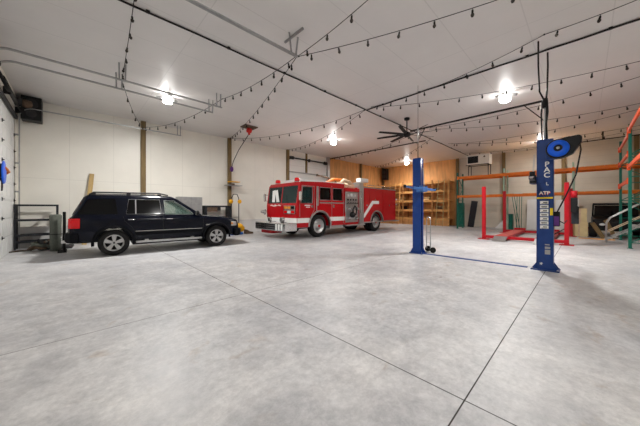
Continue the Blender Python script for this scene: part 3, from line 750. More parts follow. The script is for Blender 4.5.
    md = bd.modifiers.new('bevel', 'BEVEL'); md.width = .015; md.segments = 2; md.limit_method = 'ANGLE'; md.angle_limit = math.radians(50)
    for s in (-1, 1):
        for a, b, z0, z1 in ((11.88, 12.26, .66, 2.42), (12.32, 13.52, 1.30, 2.42), (13.76, 15.2, .66, 2.42)):
            dd = MB().box((X(a), s*W, z0), (X(b), s*(W+.02), z1)).build('compartment_door', M['firered'], t, bevel=.008)
            MB().cyl((X((a+b)/2), s*(W+.02), (z0+z1)/2), (X((a+b)/2), s*(W+.035), (z0+z1)/2), .05, n=14).build('latch', M['chrome'], dd)
        m = MB(); m.prism([(X(a), b) for a, b in [(11.8, .80), (11.8, 1.04), (12.6, 1.80), (13.3, 1.80), (13.3, 1.62), (12.72, 1.62)]], 'xz', s*(W+.02), s*(W+.026)); m.build('white_stripe', M['white'], t)
        MB().box((X(11.8), s*(W-.06), 2.52), (X(15.3), s*(W+.03), 2.58)).build('top_rail', M['alu'], t, bevel=.008)
        MB().box((X(11.8), s*(W-.02), .54), (X(15.32), s*(W+.03), .6)).build('rub_rail', M['alu'], t, bevel=.008)
        m = MB(); m.tube([(X(12.2), s*(W-.05), 2.58), (X(12.2), s*(W-.05), 2.70), (X(15.2), s*(W-.05), 2.70), (X(15.2), s*(W-.05), 2.58)], .018, 8)
        for k in range(1, 4): m.cyl((X(12.2+k*.75), s*(W-.05), 2.58), (X(12.2+k*.75), s*(W-.05), 2.7), .014, n=6)
        m.build('handrail', M['chrome'], t)
        MB().box((X(15.3), s*(W-.25), 1.4), (X(15.36), s*(W-.05), 1.9)).box((X(15.3), s*(W-.25), 2.0), (X(15.36), s*(W-.05), 2.2)).build('rear_lamp', M['redlens'], t, bevel=.01)
        g = MB(); g.ball((X(15.34), s*(W+.02), 1.62), .05); g.ball((X(15.34), s*(W+.02), 1.95), .05); g.build('marker_lamp', M['clearlens'], t)
    MB().box((X(15.3), -W, .5), (X(15.75), W, .56)).build('rear_step', M['alu'], t, bevel=.01)
    m = MB()                                              # packed hose in the bed
    for j in range(9):
        y = -.76+j*.19; m.tube([(X(12.0), y, 2.2+.05*(j % 2)), (X(13.5), y, 2.26), (X(15.1), y, 2.2+.04*(j % 3))], .08, 8)
    m.build('packed_hose', M['hose'], t)
    # gear heaped over the pump: crosslay hoses, deck gun, control box
    m = MB()
    for j in range(5): m.tube([(X(10.3+j*.2), -1.05, 2.5+.04*(j % 2)), (X(10.3+j*.22), -.4, 2.66+.06*(j % 3)), (X(10.32+j*.2), .4, 2.68), (X(10.3+j*.2), 1.05, 2.5)], .09, 8)
    m.tube([(X(10.1), -.9, 2.62), (X(10.5), -.85, 2.86), (X(11.0), -.8, 2.8), (X(11.4), -.75, 2.6)], .11, 8); m.build('crosslay_hose', M['hose'], t)
    m = MB(); m.tube([(X(9.7), -.3, 2.72), (X(10.2), -.35, 2.95), (X(10.7), -.5, 2.92)], .08, 8); m.box((X(10.15), -1.0, 2.44), (X(10.4), -.75, 2.66)); m.build('booster_hose', M['orange'], t, bevel=.02)
    m = MB(); m.tube([(X(10.2), .1, 2.62), (X(10.3), .1, 3.05), (X(9.6), 0, 3.1)], .05, 8); m.cyl((X(9.6), 0, 3.1), (X(9.3), 0, 3.12), .04, .07, 10); m.tube([(X(10.9), 0, 2.65), (X(10.7), 0, 3.02), (X(10.3), .05, 3.02)], .04, 8); m.build('deck_gun', M['strap'], t)
    MB().box((X(11.85), -.85, 2.5), (X(12.25), -.35, 2.86)).build('control_box', M['alu'], t, bevel=.01)
    MB().box((X(12.0), -.85, 2.90), (X(12.75), -.5, 3.12)).cyl((X(12.2), -.6, 2.6), (X(12.2), -.6, 2.92), .04).build('floodlight', M['white'], t, bevel=.02)
    # interior
    for y in (-.65, .65):
        m = MB(); m.box((X(7.7), y-.25, 1.0), (X(8.1), y+.25, 1.5)); m.box((X(7.98), y-.25, 1.5), (X(8.12), y+.25, 2.1)); m.build('seat', M['seat'], t, bevel=.04)
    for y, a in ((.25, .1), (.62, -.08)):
        MB().prism([(y-.13, 1.66), (y+.11, 1.66), (y+.13+a, 2.2), (y-.1+a, 2.24)], 'yz', X(6.985), X(6.992)).build('painted_reflection', M['white'], t)  # white shapes standing in for the bright reflection on the windscreen
    MB().box((X(7.12), -1.1, 1.3), (X(7.32), 1.1, 1.55)).build('dashboard', M['black'], t, bevel=.02)
    for x in (8.38, 13.12):
        for s in (-1, 1):
            wheel(t, (X(x), s*.98, .53), s, .53, .3, 'truck', 'alu')
            if x > 12: wheel(t, (X(x), s*.66, .53), s, .53, .26, 'truck', 'darkmetal')
    return t
make_engine()
# ------------------------------------------------------------------ two-post lift
def lift_column(y, label, mt, base_y, decals):
    """column against X 7.45..7.75; inward side faces the other column"""
    t = thing('lift_column', label, 'car lift', (7.62, y, 0)); inn = -1 if y > 2 else 1
    m = MB()      # C-shaped column, open towards the other column
    m.box((-.12, -.14, .02), (.12, -.115, 2.88)) if inn > 0 else m.box((-.12, .115, .02), (.12, .14, 2.88))
    m.box((-.12, -.14, .02), (-.1, .14, 2.88)); m.box((.1, -.14, .02), (.12, .14, 2.88))
    for s in (-1, 1): m.box((-.12*s, inn*.14, .02), (-.05*s, inn*.12, 2.88))
    m.build('column', mt, t, bevel=.006)
    m = MB(); m.box((-.2, -.24, 0), (.2, .24, .022)); m.build('base_plate', mt, t, bevel=.004)
    m = MB()
    for s in (-1, 1):
        m.prism([(s*.14, .02), (s*.23, .02), (s*.14, .17)], 'yz', -.12, -.1); m.prism([(s*.14, .02), (s*.23, .02), (s*.14, .17)], 'yz', .1, .12)
    m.build('gusset', mt, t)
    for a in (-.17, .17):
        for b in (-.21, .21): MB().cyl((a, b, .02), (a, b, .05), .016, n=8).build('anchor_bolt', M['galv'], t)
    MB().box((-.11, -.13, 2.88), (.11, .13, 2.9)).build('top_plate', mt, t)
    # carriage with two swing arms
    z = 1.96 if y > 2 else 2.02
    c = MB().box((-.13, inn*.0, z-.1), (.13, inn*.2, z+.05)).box((-.18, inn*.14, z-.09), (.18, inn*.26, z+.05)).build('carriage', mt if mt is M['liftnavy'] else M['armblue'], t, bevel=.01)
    for s, ln in ((-1, 1.15), (1, 1.25)):
        a = MB(); p = Vector((s*.17, inn*.2, z)); q = Vector((s*ln*.65, inn*(.16), z)); r_ = Vector((s*ln, inn*(.1), z+.02))
        a.bar(p, q, .09, .07); a.cyl(p-Vector((0, 0, .09)), p+Vector((0, 0, .09)), .06)
        arm = a.build('arm', M['armblue'] if y > 2 else M['charcoal'], c, bevel=.006)
        MB().bar(q, r_, .06, .05).build('arm_extension', M['armblue'] if mt is not M['liftnavy'] else M['galv'], arm, bevel=.004)
        MB().cyl(r_+Vector((0, 0, -.04)), r_+Vector((0, 0, .05)), .045).build('lift_pad', M['black'], arm)
    MB().cyl((0, inn*.1, z), (0, inn*.1, 2.9), .03, n=10).build('cylinder_ram', M['alu'], t)
    m = MB(); m.bar((-.02, inn*.19, 2.6), (.02, inn*.22, z+.05), .03, .02); m.build('safety_bar', M['alu'], t)
    return t, inn
colL, _ = lift_column(3.56, 'bright blue lift column standing left, with pale blue swing arms', M['liftblue'], 0, False)
colR, _ = lift_column(.615, 'dark blue lift column with white lettering, decals and a hose reel on top', M['liftnavy'], 0, True)
colL.scale = (.86, .86, 1)
# decals on the face of the right column (facing -X)
def face_text(body, size, y, z, m, parent, nm='lettering', roll=0, lift=0):
    Mx = Matrix.Translation((-.1215-lift, y, z)) @ Matrix.Rotation(-PI/2, 4, 'Z') @ Matrix.Rotation(PI/2, 4, 'X') @ Matrix.Rotation(roll, 4, 'Z')
    return text(body, size, m, parent, nm, Mx, .001)
face_text('P', .15, -.035, 2.34, M['decalwhite'], colR)
face_text('A', .15, -.035, 2.22, M['decalwhite'], colR)
face_text('C', .15, -.035, 2.10, M['decalwhite'], colR)
face_text('L', .09, -.04, 1.91, M['decalwhite'], colR)
face_text('ATP', .105, .0, 1.70, M['decalred'], colR)
face_text('ATP', .1, .006, 1.71, M['decalwhite'], colR, lift=.002)
MB().box((-.123, -.135, 1.585), (-.12, .135, 1.62)).build('yellow_band', M['yellowdecal'], colR)
m = MB(); m.box((-.123, -.135, 1.22), (-.121, -.085, 1.38)); m.build('warning_decal', M['yellowdecal'], colR)
for k in range(7):
    z = 1.50-k*.09
    MB().box((-.123, -.06, z-.035), (-.12, .08, z+.035)).build('instruction_decal', M['decalwhite'], colR)
    m = MB(); m.box((-.125, -.04, z-.005), (-.123, .03+.03*(k % 2), z+.012)); m.box((-.125, -.04, z-.028), (-.123, .055, z-.018)); m.build('decal_print', M['darkmetal'], colR)
MB().box((-.123, -.08, .56), (-.12, .0, .585)).box((-.123, -.09, .48), (-.12, .0, .53)).box((-.123, -.09, .36), (-.12, .0, .46)).build('rating_plate', M['galv'], colR)
face_text('*', .12, .06, .12, M['decalwhite'], colR)
m = MB(); m.box((-.1, -.24, .98), (.08, -.14, 1.3)); v = m.build('control_valve', M['black'], colR, bevel=.01)
MB().box((-.12, -.23, 1.0), (-.1, -.15, 1.2)).build('valve_block', M['purple'], v)
m = MB(); m.tube([(-.05, -.23, 1.1), (-.08, -.31, 1.05), (-.08, -.35, 1.12)], .012, 6); m.build('lever', M['black'], v)

# overhead bar between the columns
t = thing('overhead_bar', 'dark overhead bar running between the tops of the two blue lift columns', 'lift crossbar', (7.65, 2.1, 3.8))
MB().bar((0, -1.5, 0), (0, 1.72, 0), .035, .04).build('bar', M['conduit'], t)
MB().bar((0, 1.25, 0), (0, 1.52, -.42), .02, .02).build('brace', M['conduit'], t)
MB().bar((0, -1.1, 0), (0, -1.44, -.42), .02, .02).build('brace', M['conduit'], t)
t2 = thing('riser_tube', 'thin pale riser tube above the left blue lift column', 'tube', (7.62, 3.56, 2.9))
MB().cyl((0, 0, 0), (0, 0, .5), .012, n=8).build('lower_tube', M['darkmetal'], t2); MB().cyl((0, 0, .5), (0, 0, .95), .028, n=8).build('upper_tube', M['alu'], t2)
MB().cyl((0, 0, .95), (0, 0, 2.24), .006, n=6).build('hanging_wire', M['darkmetal'], t2)
t2 = thing('hose_bundle', 'bundle of black hoses hanging from ceiling above the dark blue lift column', 'hose bundle', (7.58, .62, 2.9))
for k, (dx, dy) in enumerate(((0, 0), (.03, .05), (-.03, -.04), (.02, -.02))):
    MB().tube([(dx, dy, 0), (dx*2-.01, dy+.01, .35), (dx*1.2, dy*1.3, .6), (dx+.01, dy, .88)], .015, 8).build('hose', M['black'] if k else M['alu'], t2)
MB().tube([(0, .0, .85), (-.02, .09, 1.1), (-.03, .11, 1.7), (-.03, .11, H-2.96)], .016, 8).build('hose', M['black'], t2)
MB().tube([(0, -.02, .85), (.1, -.03, 1.2), (.4, -.02, 1.8), (.6, 0, H-3.0)], .018, 8).build('hose', M['black'], t2)
MB().lathe([(.05, 0), (.055, .1), (.05, .2)], (0, 0, .72), cap=True).build('hose_clamp', M['black'], t2)
# hose reel
t = thing('hose_reel', 'large hose reel with bright blue disc and black housing on the lift column top', 'hose reel', (7.34, .385, 2.62))
m = MB(); m.lathe([(.001, -.13), (.05, -.13), (.06, -.15), (.15, -.13), (.168, -.115), (.175, -.06)], (0, 0, 0), (1, 0, 0), 40, False)
dsc = m.build('disc', M['reelblue'], t)
MB().lathe([(.001, -.165), (.03, -.16), (.055, -.155), (.07, -.148), (.08, -.135)], (0, 0, 0), (1, 0, 0), 24, False).build('hub', M['black'], dsc)
MB().lathe([(.001, -.176), (.025, -.172), (.03, -.158)], (0, 0, 0), (1, 0, 0), 16, False).build('cap', M['alu'], dsc)
m = MB()
prof_ = [(.285*math.cos(a), .285*math.sin(a)) for a in [math.radians(60+k*15) for k in range(17)]]+[(-.0, -.29), (-.14, -.25), (-.30, .02), (-.40, .20), (-.36, .27), (-.1, .285), (.1, .285)]
prof_ = [(.205*math.cos(a), .205*math.sin(a)) for a in [math.radians(-80+k*12) for k in range(15)]]+[(-.2, .225), (-.31, .235), (-.35, .19), (-.34, .08), (-.22, -.12), (-.08, -.195)]
m.prism(prof_, 'yz', -.07, .12); m.build('housing', M['black'], t, bevel=.02)
MB().box((.0, .02, -.2), (.12, .2, .2)).build('mount', M['liftnavy'], t, bevel=.01)
MB().tube([(.0, -.31, .1), (.02, -.33, -.06), (.06, -.26, -.55), (.12, -.1, -1.0), (.17, .0, -1.25), (.2, .04, -1.35)], .013, 8).build('hose', M['black'], t)
# cover on the floor joining columns
m = MB(); m.prism([(-.07, 0), (-.05, .015), (.05, .015), (.07, 0)], 'xz', .93, 3.34)
o = m.build('floor_cover', M['liftnavy']); o.location = (7.62, 0, 0); tag(o, 'low blue cover strip on the floor joining the two blue lift columns', 'floor cover')

# silver hand truck by left column
t = thing('hand_truck', 'silver hoop handled hand truck standing behind the bright blue lift column', 'hand truck', (7.98, 3.39, 0), math.radians(-40))
m = MB(); m.tube([(0, -.12, .1), (0, -.12, .95)]+[(0, -.12*math.cos(a), .95+.16*math.sin(a)) for a in [k*PI/8 for k in range(1, 8)]]+[(0, .12, .95), (0, .12, .1)], .014, 8); m.build('frame', M['alu'], t)
m = MB()
for z in (.3, .62): m.cyl((0, -.12, z), (0, .12, z), .01, n=6)
m.build('crossbar', M['alu'], t)
MB().box((-.22, -.13, .005), (0, .13, .02)).build('toe_plate', M['alu'], t)
for s in (-1, 1): MB().lathe([(.05, -.02), (.085, -.02), (.09, 0), (.085, .02), (.05, .02)], (.06, s*.16, .09), (0, 1, 0), 18).build('wheel', M['rubber'], t)
MB().cyl((.06, -.18, .09), (.06, .18, .09), .012, n=8).build('axle', M['darkmetal'], t)

# ------------------------------------------------------------------ red four-post lift
t = thing('four_post_lift', 'red four post car lift lowered to the floor in front of the racks', 'car lift', (15.3, 1.8, 0))
PX4 = (-2.1, 2.1); PY4 = (-1.33, 1.33)
for px in PX4:
    for py in PY4:
        inn = -1 if py > 0 else 1
        m = MB(); m.box((px-.065, py-.065, .02), (px+.065, py-.07 if inn > 0 else py+.065, 2.3)); m = MB()
        m.box((px-.065, py-inn*.065, .02), (px+.065, py-inn*.045, 2.3)); m.box((px-.065, py-.065, .02), (px-.045, py+.065, 2.3)); m.box((px+.045, py-.065, .02), (px+.065, py+.065, 2.3))
        p_ = m.build('post', M['liftred'], t, bevel=.004)
        MB().box((px-.2, py-.2, 0), (px+.2, py+.2, .02)).build('base_plate', M['liftred'], p_)
        MB().cyl((px, py, .1), (px, py, 2.32), .02, n=8).build('cable', M['darkmetal'], p_)
        MB().box((px-.065, py-.065, 2.29), (px+.065, py+.065, 2.33)).build('post_cap', M['liftred'], p_)
for px in PX4: MB().box((px-.08, -1.32, .06), (px+.08, 1.32, .18)).build('cross_beam', M['liftred'], t, bevel=.01)
for y0, y1 in ((.42, .92), (-.92, -.42)):
    rw = MB().box((-2.3, y0, .06), (2.3, y1, .19)).build('runway', M['liftred'], t, bevel=.006)
    m = MB(); m.box((-2.2, y0+.04, .19), (2.2, y1-.04, .198)); m.build('deck', M['runway'], rw)
    m = MB(); m.prism([(-2.3, .19), (-2.3, .15), (-2.75, .0), (-2.78, .012)], 'xz', y0+.02, y1-.02); m.build('ramp', M['galv'], rw)
    MB().box((2.24, y0, .19), (2.3, y1, .29)).build('wheel_stop', M['liftred'], rw)
m = MB(); m.box((-2.35, -1.62, 1.22), (-2.1, -1.44, 1.75)); pw = m.build('power_unit', M['black'], t, bevel=.02)
MB().cyl((-2.22, -1.53, 1.72), (-2.22, -1.53, 2.0), .09).build('motor', M['liftred'], pw)
m = MB(); m.bar((-1.9, -.9, .3), (-2.05, -1.3, .62), .06, .03); m.build('release_arm', M['black'], t)
o = MB().box((-.12, -.1, -.62), (.12, .1, 0)).box((-.1, -.085, 0), (.1, .085, .03)).tube([(-.06, 0, .02), (-.05, 0, .16), (.05, 0, .16), (.06, 0, .02)], .015, 6).build('hanging_bag', M['charcoal'], bevel=.03)
o.location = (13.25, .25, 1.42); tag(o, 'dark grey bag hanging at the right front post of the red lift', 'bag')

# ------------------------------------------------------------------ pallet racks
def upright(parent, x0, x1, y, ht, mt, z0=0, w=.08):
    m = MB()
    for x in (x0, x1): m.box((x-w/2, y-w/2, .01), (x+w/2, y+w/2, ht))
    o = m.build('upright', mt, parent, bevel=.004)
    b = MB(); k = 0; z = .2
    while z+.9 < ht:
        a, c_ = (x0, x1) if k % 2 == 0 else (x1, x0); b.bar((a, y, z), (c_, y, z+.8), .03, .03, (0, 1, 0)); b.bar((x0, y, z), (x1, y, z), .03, .03); z += .85; k += 1
    b.build('bracing', mt, o)
    f = MB()
    for x in (x0, x1): f.box((x-.07, y-.07, 0), (x+.07, y+.07, .012))
    f.build('foot_plate', mt, o)
    return o
def beam_y(parent, x, ya, yb, z, mt, h=.12): 
    return MB().box((x-.025, ya+.04, z-h), (x+.025, yb-.04, z)).box((x-.045, ya-.0, z-.18), (x+.045, ya+.05, z+.04)).box((x-.045, yb-.05, z-.18), (x+.045, yb, z+.04)).build('beam', mt, parent, bevel=.004)
t = thing('pallet_rack', 'long orange and pale green pallet rack along the back wall', 'pallet rack', (18.6, 0, 0))
YU = [5.95, 3.38, .42, -2.1]; mts = ['rackgreen', 'rackpale', 'rackpale', 'rackgreen']
for y, mm in zip(YU, mts): upright(t, 0, 1.07, y, 3.75, M[mm])
for i in range(3):
    for z in (3.45, 2.2):
        hh = .15 if z > 3 else .12
        beam_y(t, -.02, YU[i+1], YU[i], z, M['rackorange'], hh); beam_y(t, 1.09, YU[i+1], YU[i], z, M['rackorange'], hh)
        if True:
            m = MB(); n_ = 7; ya, yb = YU[i+1]+.08, YU[i]-.08
            for k in range(n_):
                if (i == 0 and k in (2,)) or (i == 1 and z < 3 and k in (5,)): continue
                a = ya+(yb-ya)*k/n_; m.box((-.04, a+.01, z+.001), (1.1, a+(yb-ya)/n_-.01, z+.03))
            m.build('deck', M['pine'], t)
# rack along right wall
t = thing('pallet_rack', 'green upright pallet rack with red orange beams at the right edge', 'pallet rack', (0, -1.07, 0))
XU = [17.0, 13.68, 10.3]
for x in XU:
    m = MB()
    for y in (0, -1.05): m.box((x-.04, y-.04, .01), (x+.04, y+.04, 4.25))
    o = m.build('upright', M['rackgreen'], t, bevel=.004)
    b = MB(); z = .2; k = 0
    while z < 3.6:
        a, c_ = (0, -1.05) if k % 2 == 0 else (-1.05, 0); b.bar((x, a, z), (x, c_, z+.7), .03, .03, (1, 0, 0)); b.bar((x, 0, z), (x, -1.05, z), .03, .03); z += .75; k += 1
    b.build('bracing', M['rackgreen'], o)
    f = MB()
    for y in (0, -1.05): f.box((x-.07, y-.07, 0), (x+.07, y+.07, .012))
    f.build('foot_plate', M['rackgreen'], o)
def beam_x(a, b, z, y):
    MB().box((a+.04, y-.025, z-.12), (b-.04, y+.025, z)).box((a, y-.045, z-.18), (a+.05, y+.045, z+.04)).box((b-.05, y-.045, z-.18), (b, y+.045, z+.04)).build('beam', M['rackred'], t, bevel=.004)
for z in (3.95, 3.3, 2.38):
    for y in (.03, -1.08): beam_x(XU[1], XU[0], z, y)
for z in (4.1, 2.85):
    for y in (.03, -1.08): beam_x(XU[2], XU[1], z, y)

# unit heater on its stand, on top of the rack
t = thing('heater_stand', 'dark metal stand on the rack top under the white heater unit', 'stand', (19.2, 4.87, 3.48))
m = MB()
for x in (-.3, .3):
    for y in (-.62, .5): m.box((x-.02, y-.02, 0), (x+.02, y+.02, .72))
    m.box((x-.02, -.64, .70), (x+.02, .66, .74))
m.box((-.3, -.62, .69), (.3, -.58, .73)); m.box((-.3, .46, .69), (.3, .5, .73)); m.build('frame', M['darkmetal'], t)
t = thing('unit_heater', 'white box heater unit with black louvred grille high on the back wall', 'heater', (19.2, 4.82, 4.22)); t.scale = (.92, .92, .96)
MB().box((-.36, -.70, 0), (.36, .70, .66)).build('casing', M['acwhite'], t, bevel=.02)
MB().box((-.37, -.02, .1), (-.355, .64, .56)).build('grille', M['black'], t)
m = MB()
for k in range(7): m.box((-.38, -.0, .13+k*.06), (-.365, .62, .145+k*.06))
m.build('louvre', M['darkmetal'], t)
MB().cyl((-.36, -.4, .48), (-.375, -.4, .48), .06).build('dial', M['strap'], t)

# things under the back rack
def slab(nm, cat, lb, a, b, loc, m_, rx=0, ry=0, bev=.003):
    o = MB().box(a, b).build(nm, M[m_], bevel=bev); o.location = loc; o.rotation_euler = (rx, ry, 0); return tag(o, lb, cat)
t = thing('carton', 'upper tan carton stacked beside the red lift post', 'box', (17.85, .17, .70))
MB().box((-.22, -.24, 0), (.22, .24, .66)).build('body', M['cardboard'], t, bevel=.01); MB().box((-.225, -.03, .0), (.225, .03, .662)).build('tape', M['hose'], t)
t = thing('carton', 'lower tan carton on the floor beside the red lift post', 'box', (17.9, .2, 0))
MB().box((-.25, -.3, 0), (.25, .3, .69)).build('body', M['cardboard'], t, bevel=.01); MB().box((-.255, -.03, .0), (.255, .03, .692)).build('tape', M['hose'], t)
t = thing('utility_vehicle', 'black utility vehicle with a wide windscreen parked under the orange rack', 'utility vehicle', (18.95, -1.02, 0)); t.scale = (1.08, 1.22, 1.03)
m = MB(); m.loft([[Vector((x, s*w, z)) for s, z in ((-1, zb), (1, zb), (1, zt-.06), (.93, zt), (-.93, zt), (-1, zt-.06))] for x, zb, zt, w in ((-1.3, .38, .72, .5), (-1.2, .32, .84, .62), (-.6, .3, .92, .66), (-.3, .3, .98, .66))], False); m.build('bonnet', M['black'], t, bevel=.03)
MB().box((-.3, -.66, .3), (1.3, .66, .55)).box((.35, -.6, .5), (1.3, .6, .98)).build('body', M['black'], t, bevel=.03)
MB().box((.1, -.55, .55), (.5, .55, .75)).box((.42, -.55, .75), (.55, .55, 1.15)).build('seat', M['charcoal'], t, bevel=.04)
m = MB()
for s in (-1, 1):
    m.tube([(-.35, s*.62, .95), (-.05, s*.6, 1.5), (.15, s*.58, 1.56), (.75, s*.58, 1.54), (.85, s*.6, .9)], .025, 8)
m.cyl((-.05, -.6, 1.5), (-.05, .6, 1.5), .025, n=8); m.cyl((.75, -.58, 1.54), (.75, .58, 1.54), .025, n=8); m.build('roll_cage', M['black'], t)
MB().loft([[Vector(p) for p in [(-.34, -.58, .98), (-.34, .58, .98), (-.07, .56, 1.46), (-.07, -.56, 1.46)]], [Vector(p) for p in [(-.32, -.58, .98), (-.32, .58, .98), (-.05, .56, 1.46), (-.05, -.56, 1.46)]]], False).build('windscreen', M['darkglass'], t)
MB().box((-.1, -.6, 1.52), (.8, .6, 1.57)).build('roof', M['charcoal'], t, bevel=.02)
for s in (-1, 1):
    MB().ball((-1.3, s*.38, .6), .07, 8, (.5, 1.2, .8)).build('headlamp', M['clearlens'], t)
    for x in (-.9, .9): wheel(t, (x, s*.62, .3), s, .3, .22, 'truck', 'darkmetal')
slab('timber_board', 'board', 'tan board leaning diagonally against the front of the black vehicle', (-.02, -.08, 0), (.02, .08, .8), (17.2, -.6, 0), 'post', math.radians(-28))
slab('timber_board', 'board', 'short tan board leaning at the windscreen side of the black vehicle', (-.02, -.07, 0), (.02, .07, .9), (17.25, -.95, 0), 'post', math.radians(-20))
slab('plywood_mat', 'mat', 'flat plywood sheet on floor in front of the black vehicle', (-.25, -.55, 0), (.25, .55, .012), (16.75, -.35, 0), 'pine')
# metal tube hand rails of rolling stair
t = thing('rolling_stair', 'bare metal tube stair with twin handrails standing inside the right rack', 'stair', (15.35, -1.3, 0))
for x in (-.32, .32):
    m = MB(); m.tube([(x, .72, .03), (x, .70, .80), (x, .6, 1.0), (x, -.75, 2.0), (x, -.95, 2.05), (x, -.95, .05)], .017, 8); m.build('handrail', M['alu'], t)
    MB().bar((x, .75, .12), (x, -.9, 1.25), .03, .045).build('stringer', M['alu'], t)
    MB().cyl((x, .68, .45), (x, -.9, 1.6), .015, n=8).build('mid_rail', M['hose'], t)
for k in range(5): MB().box((-.32, .62-k*.32, .22+k*.215), (.32, .38-k*.32, .24+k*.215)).build('tread', M['alu'], t)
# leftmost bay: leaning items against back wall
slab('green_case', 'case', 'dark teal tall case standing at the left end of the rack', (-.2, -.16, 0), (.2, .16, 1.75), (20.5, 6.3, 0), 'rackgreen')
slab('dark_sheet', 'panel', 'tall black panel leaning beside the teal case', (-.03, -.2, 0), (.03, .2, 1.9), (20.7, 5.75, 0), 'charcoal', math.radians(8))
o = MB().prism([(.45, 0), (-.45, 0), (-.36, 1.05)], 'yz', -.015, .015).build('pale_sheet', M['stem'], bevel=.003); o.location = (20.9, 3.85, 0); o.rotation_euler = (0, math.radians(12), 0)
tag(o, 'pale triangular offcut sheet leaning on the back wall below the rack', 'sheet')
slab('green_case', 'case', 'small dark green case standing near the back left red post', (-.15, -.15, 0), (.15, .15, 1.0), (20.3, 4.35-1.0, 0), 'rackgreen')
m = MB()
for k in range(5): m.bar((0, k*.06, 0), (.25, k*.06+.35*(k % 2), 2.3), .03, .03)
o = m.build('conduit_lengths', M['rackgreen']); o.location = (20.4, 2.8, .0); tag(o, 'dark green lengths of conduit leaning on the back wall behind the rack', 'conduit'); 
for i, (y, wd, ht) in enumerate(((2.0, 1.2, 1.95), (.75, 1.0, 1.9))):
    slab('hardboard_sheet', 'sheet', ['wide tan hardboard sheet leaning on the back wall between red lift posts', 'tan hardboard sheet leaning on the back wall behind dark blue column'][i], (-.01, -wd/2, 0), (.01, wd/2, ht), (20.95, y, 0), 'stem', 0, math.radians(9))

# ------------------------------------------------------------------ pine shelving in the far corner
t = thing('timber_shelving', 'long pine shelving unit against the plywood back wall', 'shelving', (21.1, 10.3, 0))
for z in (.55, 1.25, 2.0, 2.75, 3.45): MB().box((-.6, -3.2, z-.05), (.34, 3.1, z)).box((-.64, -3.2, z-.15), (-.6, 3.1, z+.03)).build('shelf', M['pine'], t)
for k in range(6):
    y = -3.18+k*1.24
    m = MB()
    for x in (-.66, .3): m.box((x-.02, y, 0), (x+.02, y+.09, 3.6))
    m.build('post', M['pine_dark' if k % 2 else 'pine'], t)
MB().box((-.55, -3.1, .0), (-.52, 3.0, .44)).build('kick_board', M['ply'], t)
t = thing('timber_shelving', 'pine shelving along the left wall behind the fire engine', 'shelving', (17.2, 13.2, 0))
for z in (1.25, 2.0, 2.75, 3.3): MB().box((-3.0, -.3, z-.05), (3.0, .3, z)).box((-3.0, -.34, z-.1), (3.0, -.3, z+.02)).build('shelf', M['pine'], t)
for k in range(6): MB().box((-3.0+k*1.18, -.36, 0), (-2.91+k*1.18, -.32, 3.4)).build('post', M['pine'], t)
bx = [(9.0, 2.0, .5, .3, 'cardboard'), (9.6, 2.0, .3, .22, 'strap'), (11.2, 2.0, .45, .35, 'cardboard'), (12.3, 2.75, .5, .2, 'hose'), (8.0, 1.25, .5, .3, 'strap'), (8.3, 2.75, .4, .2, 'charcoal'), (9.9, 1.25, .6, .35, 'cardboard'), (11.0, 1.25, .4, .3, 'charcoal')]
lbs = ['tan box on second shelf level beside the wooden ladder', 'brown box on the pine shelf next to a tan box', 'tan box on the pine shelf left of the blue column', 'pale box on the upper pine shelf near the corner', 'brown box low on the pine shelf right end',
       'black box on the high pine shelf near right end', 'wide tan box on the lower pine shelf behind blue column', 'black box on lower pine shelf left of blue column']
for (y, z, wd, ht, mm), lb in zip(bx, lbs):
    t = thing('storage_box', lb, 'box', (20.9, y, z)); MB().box((-.2, -wd/2, 0), (.2, wd/2, ht)).build('body', M[mm], t, bevel=.008); MB().box((-.21, -wd/2-.01, ht-.05), (.21, wd/2+.01, ht)).build('lid', M[mm], t, bevel=.005)
for y, lb, lean in ((7.65, 'wooden ladder leaning on the pine shelving right of blue column', .0), (11.3, 'wooden ladder leaning on pine shelving left of the blue column', 0)):
    t = thing('wooden_ladder', lb, 'ladder', (19.9, y, 0))
    for s in (-1, 1): MB().bar((0, s*.26, 0), (.45, s*.22, 3.55), .07, .04, (0, 1, 0)).build('rail', M['pale_timber' if y < 9 else 'pine'], t)
    for k in range(11): MB().cyl((.04*(k+.6), -.25, .32*(k+.6)), (.04*(k+.6), .25, .32*(k+.6)), .018, n=8).build('rung', M['pale_timber' if y < 9 else 'pine'], t)
# dark speaker box high in the corner
t = thing('wall_speaker', 'black box speaker hung high in the far corner above the shelving', 'speaker', (21.0, 12.95, 4.0))
MB().box((-.2, -.22, 0), (.2, .22, 1.05)).build('cabinet', M['black'], t, bevel=.015); m = MB()
for z, r in ((.3, .15), (.7, .15)): m.lathe([(r, 0), (r, .02), (r*.85, .01), (.04, -.0), (.001, .01)], (-.2, 0, z), (-1, 0, 0), 18, False)
m.build('cone', M['darkmetal'], t); MB().bar((.2, 0, .5), (.47, .2, .6), .05, .05).build('bracket', M['black'], t)

# ------------------------------------------------------------------ left wall side
t = thing('wall_speaker', 'black box speaker hung near the ceiling at the left door corner', 'speaker', (-1.02, 13.34, 4.38))
MB().box((-.24, -.24, 0), (.24, .2, .8)).build('cabinet', M['black'], t, bevel=.015); m = MB()
for z, r in ((.22, .13), (.55, .16)): m.lathe([(r, 0), (r, .02), (r*.85, .01), (.04, -.0), (.001, .01)], (0, -.24, z), (0, -1, 0), 18, False)
m.build('cone', M['darkmetal'], t); MB().bar((0, .1, .75), (0, .25, .86), .05, .05).box((-.04, .1, .78), (.04, .26, .82)).build('bracket', M['black'], t)
t = thing('door_opener', 'round brown door opener motor at the top corner of the left door', 'door opener', (-1.2, 12.95, 4.86))
MB().lathe([(.12, 0), (.13, .08), (.1, .2), (.04, .22)], (0, 0, 0), (1, 0, 0), 20).build('motor', M['strap'], t); MB().box((-.18, -.1, -.1), (0, .1, .12)).build('gearbox', M['darkmetal'], t, bevel=.01)
